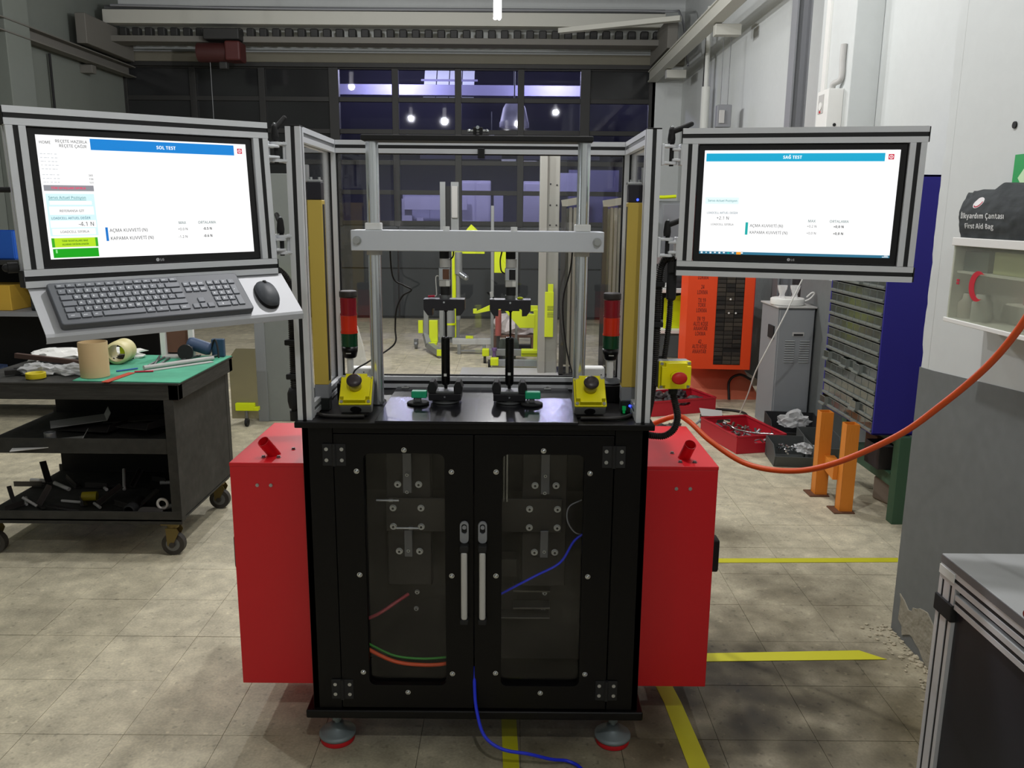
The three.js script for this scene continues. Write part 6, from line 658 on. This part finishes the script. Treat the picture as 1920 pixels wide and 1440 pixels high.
// ---------------------------------------------------------------- middle ground seen through the guard frame
{
  const t = thing('steel_column', 'light grey drilled steel column standing behind the machine', 'column', [0.37, 0, -8.7]);
  P(t, 'shaft', [bb(0.27, 0.345, 0, 2.27, -8.6, -8.85, 0.006), bb(0.345, 0.47, 0, 2.27, -8.63, -8.85, 0.004)], M(0x9c9c95, 0.65)); for (const [x, y] of [[0.375, 1.75], [0.44, 1.75], [0.375, 1.55], [0.44, 1.55], [0.375, 1.96], [0.44, 1.95], [0.375, 1.38], [0.44, 1.38]]) P(t, 'bolt_hole', cz(0.009, 0.004, x, y, -8.629, 12), mats.blackMatt); P(t, 'base_plate', bb(-0.55, 0.6, 0, 0.012, -8.35, -8.9, 0.003), mats.lightGrey);
  const g = thing('gauge_bar', 'bright yellow scale bar hanging on the grey steel column', 'gauge', [0.385, 0.4, -8.6]); P(g, 'bar', bb(0.335, 0.425, 0.4, 0.87, -8.58, -8.628, 0.003), mats.fluo); P(g, 'hook', bb(0.365, 0.42, 0.87, 0.95, -8.59, -8.62), mats.fluo); for (let i = 0; i < 4; i++) { P(g, 'tick', bb(0.36, 0.425, 0.72 - i * 0.014, 0.724 - i * 0.014, -8.5785, -8.58, 0), mats.blackMatt); P(g, 'tick', bb(0.36, 0.425, 0.61 + i * 0.014, 0.614 + i * 0.014, -8.5785, -8.58, 0), mats.blackMatt); }
  const frame = (label, x, w) => { const f = thing('barrier_frame', label, 'barrier', [x, 0, -8.5]); const pm = M(0x8d8d80, 0.6); P(f, 'top_rail', bar([x, 1.765, -8.5], [x + w, 1.81, -8.5], 0.05, 0.07), pm); P(f, 'dark_post', bb(x, x + 0.045, 0, 1.74, -8.47, -8.53), mats.darkSteel); for (let i = 0; i < 4; i++) P(f, 'slat', bb(x + 0.075 + i * 0.055, x + 0.105 + i * 0.055, 0.02, 1.73, -8.49 - i * 0.1, -8.52 - i * 0.1), i % 2 ? pm : M(0x77786e, 0.6)); P(f, 'infill', bb(x + 0.04, x + w - 0.02, 0.05, 1.72, -8.9, -8.905, 0), M(0x5f6056, 0.7)); P(f, 'foot', bb(x, x + w, 0, 0.03, -8.47, -8.9), mats.darkSteel); return f; };
  frame('grey slatted barrier frame right beside the grey steel column', 0.485, 0.25); frame('grey slatted barrier frame behind the right light curtain', 0.9, 0.28);
  one('marker_post', 'slim grey post with a rounded head behind the right signal tower', 'post', [cy(0.05, 2.07, 1.24, 1.035, -9.2, 16), ball(0.05, 1.24, 2.07, -9.2)], M(0x8d908c, 0.6));
  // lifting positioners
  const a = thing('lift_positioner', 'grey and yellow lifting positioner on castors behind the left gas spring', 'lifting device', [-0.85, 0, -10]);
  const gm = M(0x8f9292, 0.45, 0.3);
  P(a, 'mast', [bb(-0.73, -0.685, 0.18, 1.23, -9.97, -10.03)], mats.fluo); P(a, 'cylinder', [cy(0.045, 0.26, -0.65, 1.08, -9.95, 22), cy(0.028, 0.6, -0.655, 0.7, -9.95, 18)], gm); P(a, 'cylinder_knob', [rod([-0.65, 0.965, -9.95], [-0.57, 0.915, -9.9], 0.035, 16), ball(0.035, -0.56, 0.91, -9.9)], mats.steel); P(a, 'top_arm', bb(-0.72, -0.34, 1.19, 1.225, -9.96, -10.02), mats.fluo);
  P(a, 'hook_arm', bar([-0.53, 1.5, -10], [-0.42, 1.4, -10], 0.05, 0.09), mats.fluo); P(a, 'upper_beam', bb(-0.44, -0.2, 1.37, 1.42, -9.97, -10.03), mats.fluo);
  P(a, 'frame_post', bb(-1.075, -1.02, 0.2, 0.55, -9.95, -10.02), gm); P(a, 'frame_post', bb(-0.885, -0.835, 0.15, 0.52, -9.95, -10.02), gm); P(a, 'motor', cy(0.07, 0.34, -0.76, 0.36, -10.0, 24), gm); P(a, 'motor_band', cy(0.073, 0.025, -0.755, 0.345, -10.0, 24), mats.fluo); P(a, 'yellow_case', bb(-1.01, -0.905, 0.13, 0.39, -9.93, -10.0, 0.006), mats.fluo); P(a, 'yellow_plate', bb(-1.14, -1.085, 0.235, 0.39, -9.93, -9.96), mats.fluo); P(a, 'yellow_foot', bb(-1.01, -0.91, 0.1, 0.13, -9.85, -9.95), mats.fluo);
  P(a, 'leg', bar([-1.06, 0.22, -9.98], [-1.02, 0.1, -9.9], 0.06), gm); P(a, 'leg', bar([-1.03, 0.1, -9.95], [-0.85, 0.06, -9.55], 0.07), gm); P(a, 'leg_cap', bb(-0.88, -0.82, 0.03, 0.1, -9.5, -9.56), mats.fluo); P(a, 'castor', [cx(0.05, 0.03, -1.2, 0.05, -10.2, 20), bb(-1.225, -1.175, 0.05, 0.12, -10.17, -10.23)], mats.dullSteel); P(a, 'castor', [cx(0.03, 0.03, -0.85, 0.03, -9.53, 18)], mats.dullSteel);
  one('profile_bar', 'pale slotted aluminium bar lying across between the positioners', 'bar', [bb(-0.72, -0.25, 0.12, 0.19, -9.8, -9.87, 0.004), bb(-0.7, -0.5, 0.152, 0.16, -9.798, -9.8, 0)], M(0xb9bab8, 0.45)); one('bar_stand', 'low grey stand carrying the pale slotted bar', 'stand', [bb(-0.66, -0.62, 0, 0.119, -9.8, -9.87), bb(-0.36, -0.32, 0, 0.119, -9.8, -9.87), bb(-0.66, -0.32, 0.03, 0.05, -9.82, -9.85)], gm); one('yellow_clip', 'small yellow clip on top of the pale slotted bar', 'clip', bb(-0.56, -0.47, 0.191, 0.22, -9.81, -9.86), mats.fluo);
  const b = thing('lift_positioner', 'yellow-armed lifting positioner beside the grey steel column', 'lifting device', [0.1, 0, -9.2]);
  P(b, 'arm', mv(ext(poly([[-0.1, 0.62], [0.08, 0.62], [0.14, 0.575], [0.25, 0.565], [0.25, 0.415], [0.08, 0.415]]), 0.1, 0.004), 0, 0, -9.25), mats.fluo); P(b, 'fork_tip', mv(ext(poly([[-0.42, 0.585], [-0.25, 0.665], [-0.13, 0.665], [-0.1, 0.62], [-0.26, 0.6], [-0.4, 0.57]]), 0.05, 0.002), 0, 0, -9.22), mats.fluo); P(b, 'tip_hook', bb(-0.44, -0.4, 0.57, 0.62, -9.17, -9.22), mats.fluo); P(b, 'mast', bb(0.235, 0.295, 0.16, 0.62, -9.15, -9.23, 0.003), mats.fluo); P(b, 'top_link', bb(0.12, 0.28, 0.6, 0.66, -9.18, -9.24, 0.003), mats.fluo); P(b, 'foot', [bb(0.1, 0.29, 0.13, 0.17, -9.12, -9.24, 0.008), bb(0.1, 0.29, 0.09, 0.13, -9.15, -9.22, 0.008)], mats.fluo);
  P(b, 'leg', bb(-0.32, 0.3, 0.09, 0.16, -9.2, -9.27), gm); P(b, 'leg', bb(-0.22, 0.3, 0.02, 0.09, -8.92, -8.99), gm); P(b, 'leg_cap', bb(-0.34, -0.26, 0.085, 0.165, -9.18, -9.28, 0.008), mats.fluo); P(b, 'leg_cap', bb(-0.24, -0.15, 0.03, 0.11, -8.9, -9.0, 0.008), mats.fluo); P(b, 'castor', cx(0.045, 0.03, -0.25, 0.046, -8.95, 20), mats.blackMatt); P(b, 'castor', cx(0.04, 0.03, -0.31, 0.041, -9.23, 20), mats.blackMatt); P(b, 'purple_column', [cy(0.02, 0.15, -0.2, 0.1, -9.1, 16), cy(0.03, 0.03, -0.2, 0.18, -9.1, 16)], mats.purple, { label: 'dull purple post' });
  const mast = thing('hoist_mast', 'slim grey hoist mast with a yellow plate behind the right gas spring', 'mast', [-0.15, 0, -9.8]); P(mast, 'rail', bb(-0.26, -0.225, 0, 1.75, -9.78, -9.84), gm); P(mast, 'rail', bb(0.03, 0.06, 0, 1.3, -9.78, -9.84), gm); P(mast, 'yellow_plate', bb(-0.22, -0.075, 0.98, 1.23, -9.76, -9.8, 0.004), mats.fluo);
  const u = thing('glass_tube_stand', 'two tall grey uprights standing behind the left load cell', 'stand', [-0.78, 0, -10.8]); P(u, 'upright', bb(-0.94, -0.87, 0, 2.05, -10.8, -10.86), gm); P(u, 'upright', bb(-0.8, -0.7, 0, 2.05, -10.8, -10.86), gm); P(u, 'dark_back', bb(-0.87, -0.8, 0, 2.0, -10.84, -10.86), mats.blackMatt); P(u, 'head_sleeve', bb(-0.79, -0.71, 1.6, 2.0, -10.77, -10.8, 0.01), mats.lightGrey); P(u, 'base', bb(-1, -0.6, 0, 0.03, -10.7, -11), gm);
  const pl = thing('wooden_pallet', 'brown wooden pallet behind the yellow positioner', 'pallet', [0.05, 0, -10.2]); for (let i = 0; i < 3; i++) { P(pl, 'board', bb(-0.25, 0.32, 0.19, 0.215, -9.92 - i * 0.2, -10.08 - i * 0.2), mats.wood); P(pl, 'bearer', bb(-0.25 + i * 0.24, -0.16 + i * 0.24, 0.03, 0.19, -9.92, -10.48), mats.wood); P(pl, 'skid', bb(-0.25, 0.32, 0, 0.03, -9.92 - i * 0.2, -10.02 - i * 0.2), mats.wood); }
  one('wrapped_load', 'pile wrapped in white film on the wooden pallet', 'load', mv(blob(0.26, 4, 1.1, 0.75, 0.9, 0.25, 2), 0.06, 0.285, -10.2), M(0xd9cfce, 0.4)); one('red_pipe', 'faded red pipe standing before the wrapped load', 'pipe', cy(0.036, 0.3, -0.165, 0.42, -9.55, 18), M(0xa8504a, 0.6)); one('pipe_stand', 'small dark tripod under the faded red pipe', 'stand', [cy(0.02, 0.27, -0.165, 0.135, -9.55, 12), bb(-0.24, -0.1, 0, 0.02, -9.5, -9.62)], mats.darkSteel); one('drain_motor', 'dark green motor on the floor before the pallet', 'motor', [mv(cx(0.08, 0.18, 0, 0, 0, 22), -0.04, 0.171, -9.45, 30), bb(-0.12, 0.04, 0.05, 0.1, -9.4, -9.5), bb(-0.12, 0.04, 0, 0.05, -9.4, -9.5)], M(0x3a4440, 0.6));
  one('white_sheet', 'white plastic sheet hanging behind the left signal tower', 'sheet', mv(ext(poly([[-0.09, 0], [0.09, 0], [0.04, 0.3], [0.0, 0.45], [-0.05, 0.5]]), 0.02, 0.004), -1.13, 0.4, -6.0), M(0xd6d6cf, 0.6)); one('sheet_post', 'thin grey post holding the white plastic sheet', 'post', [cy(0.012, 0.88, -1.15, 0.44, -6.03, 12), cy(0.12, 0.02, -1.15, 0.01, -6.03, 24)], mats.midGrey);
}
renderer.render(scene, camera);
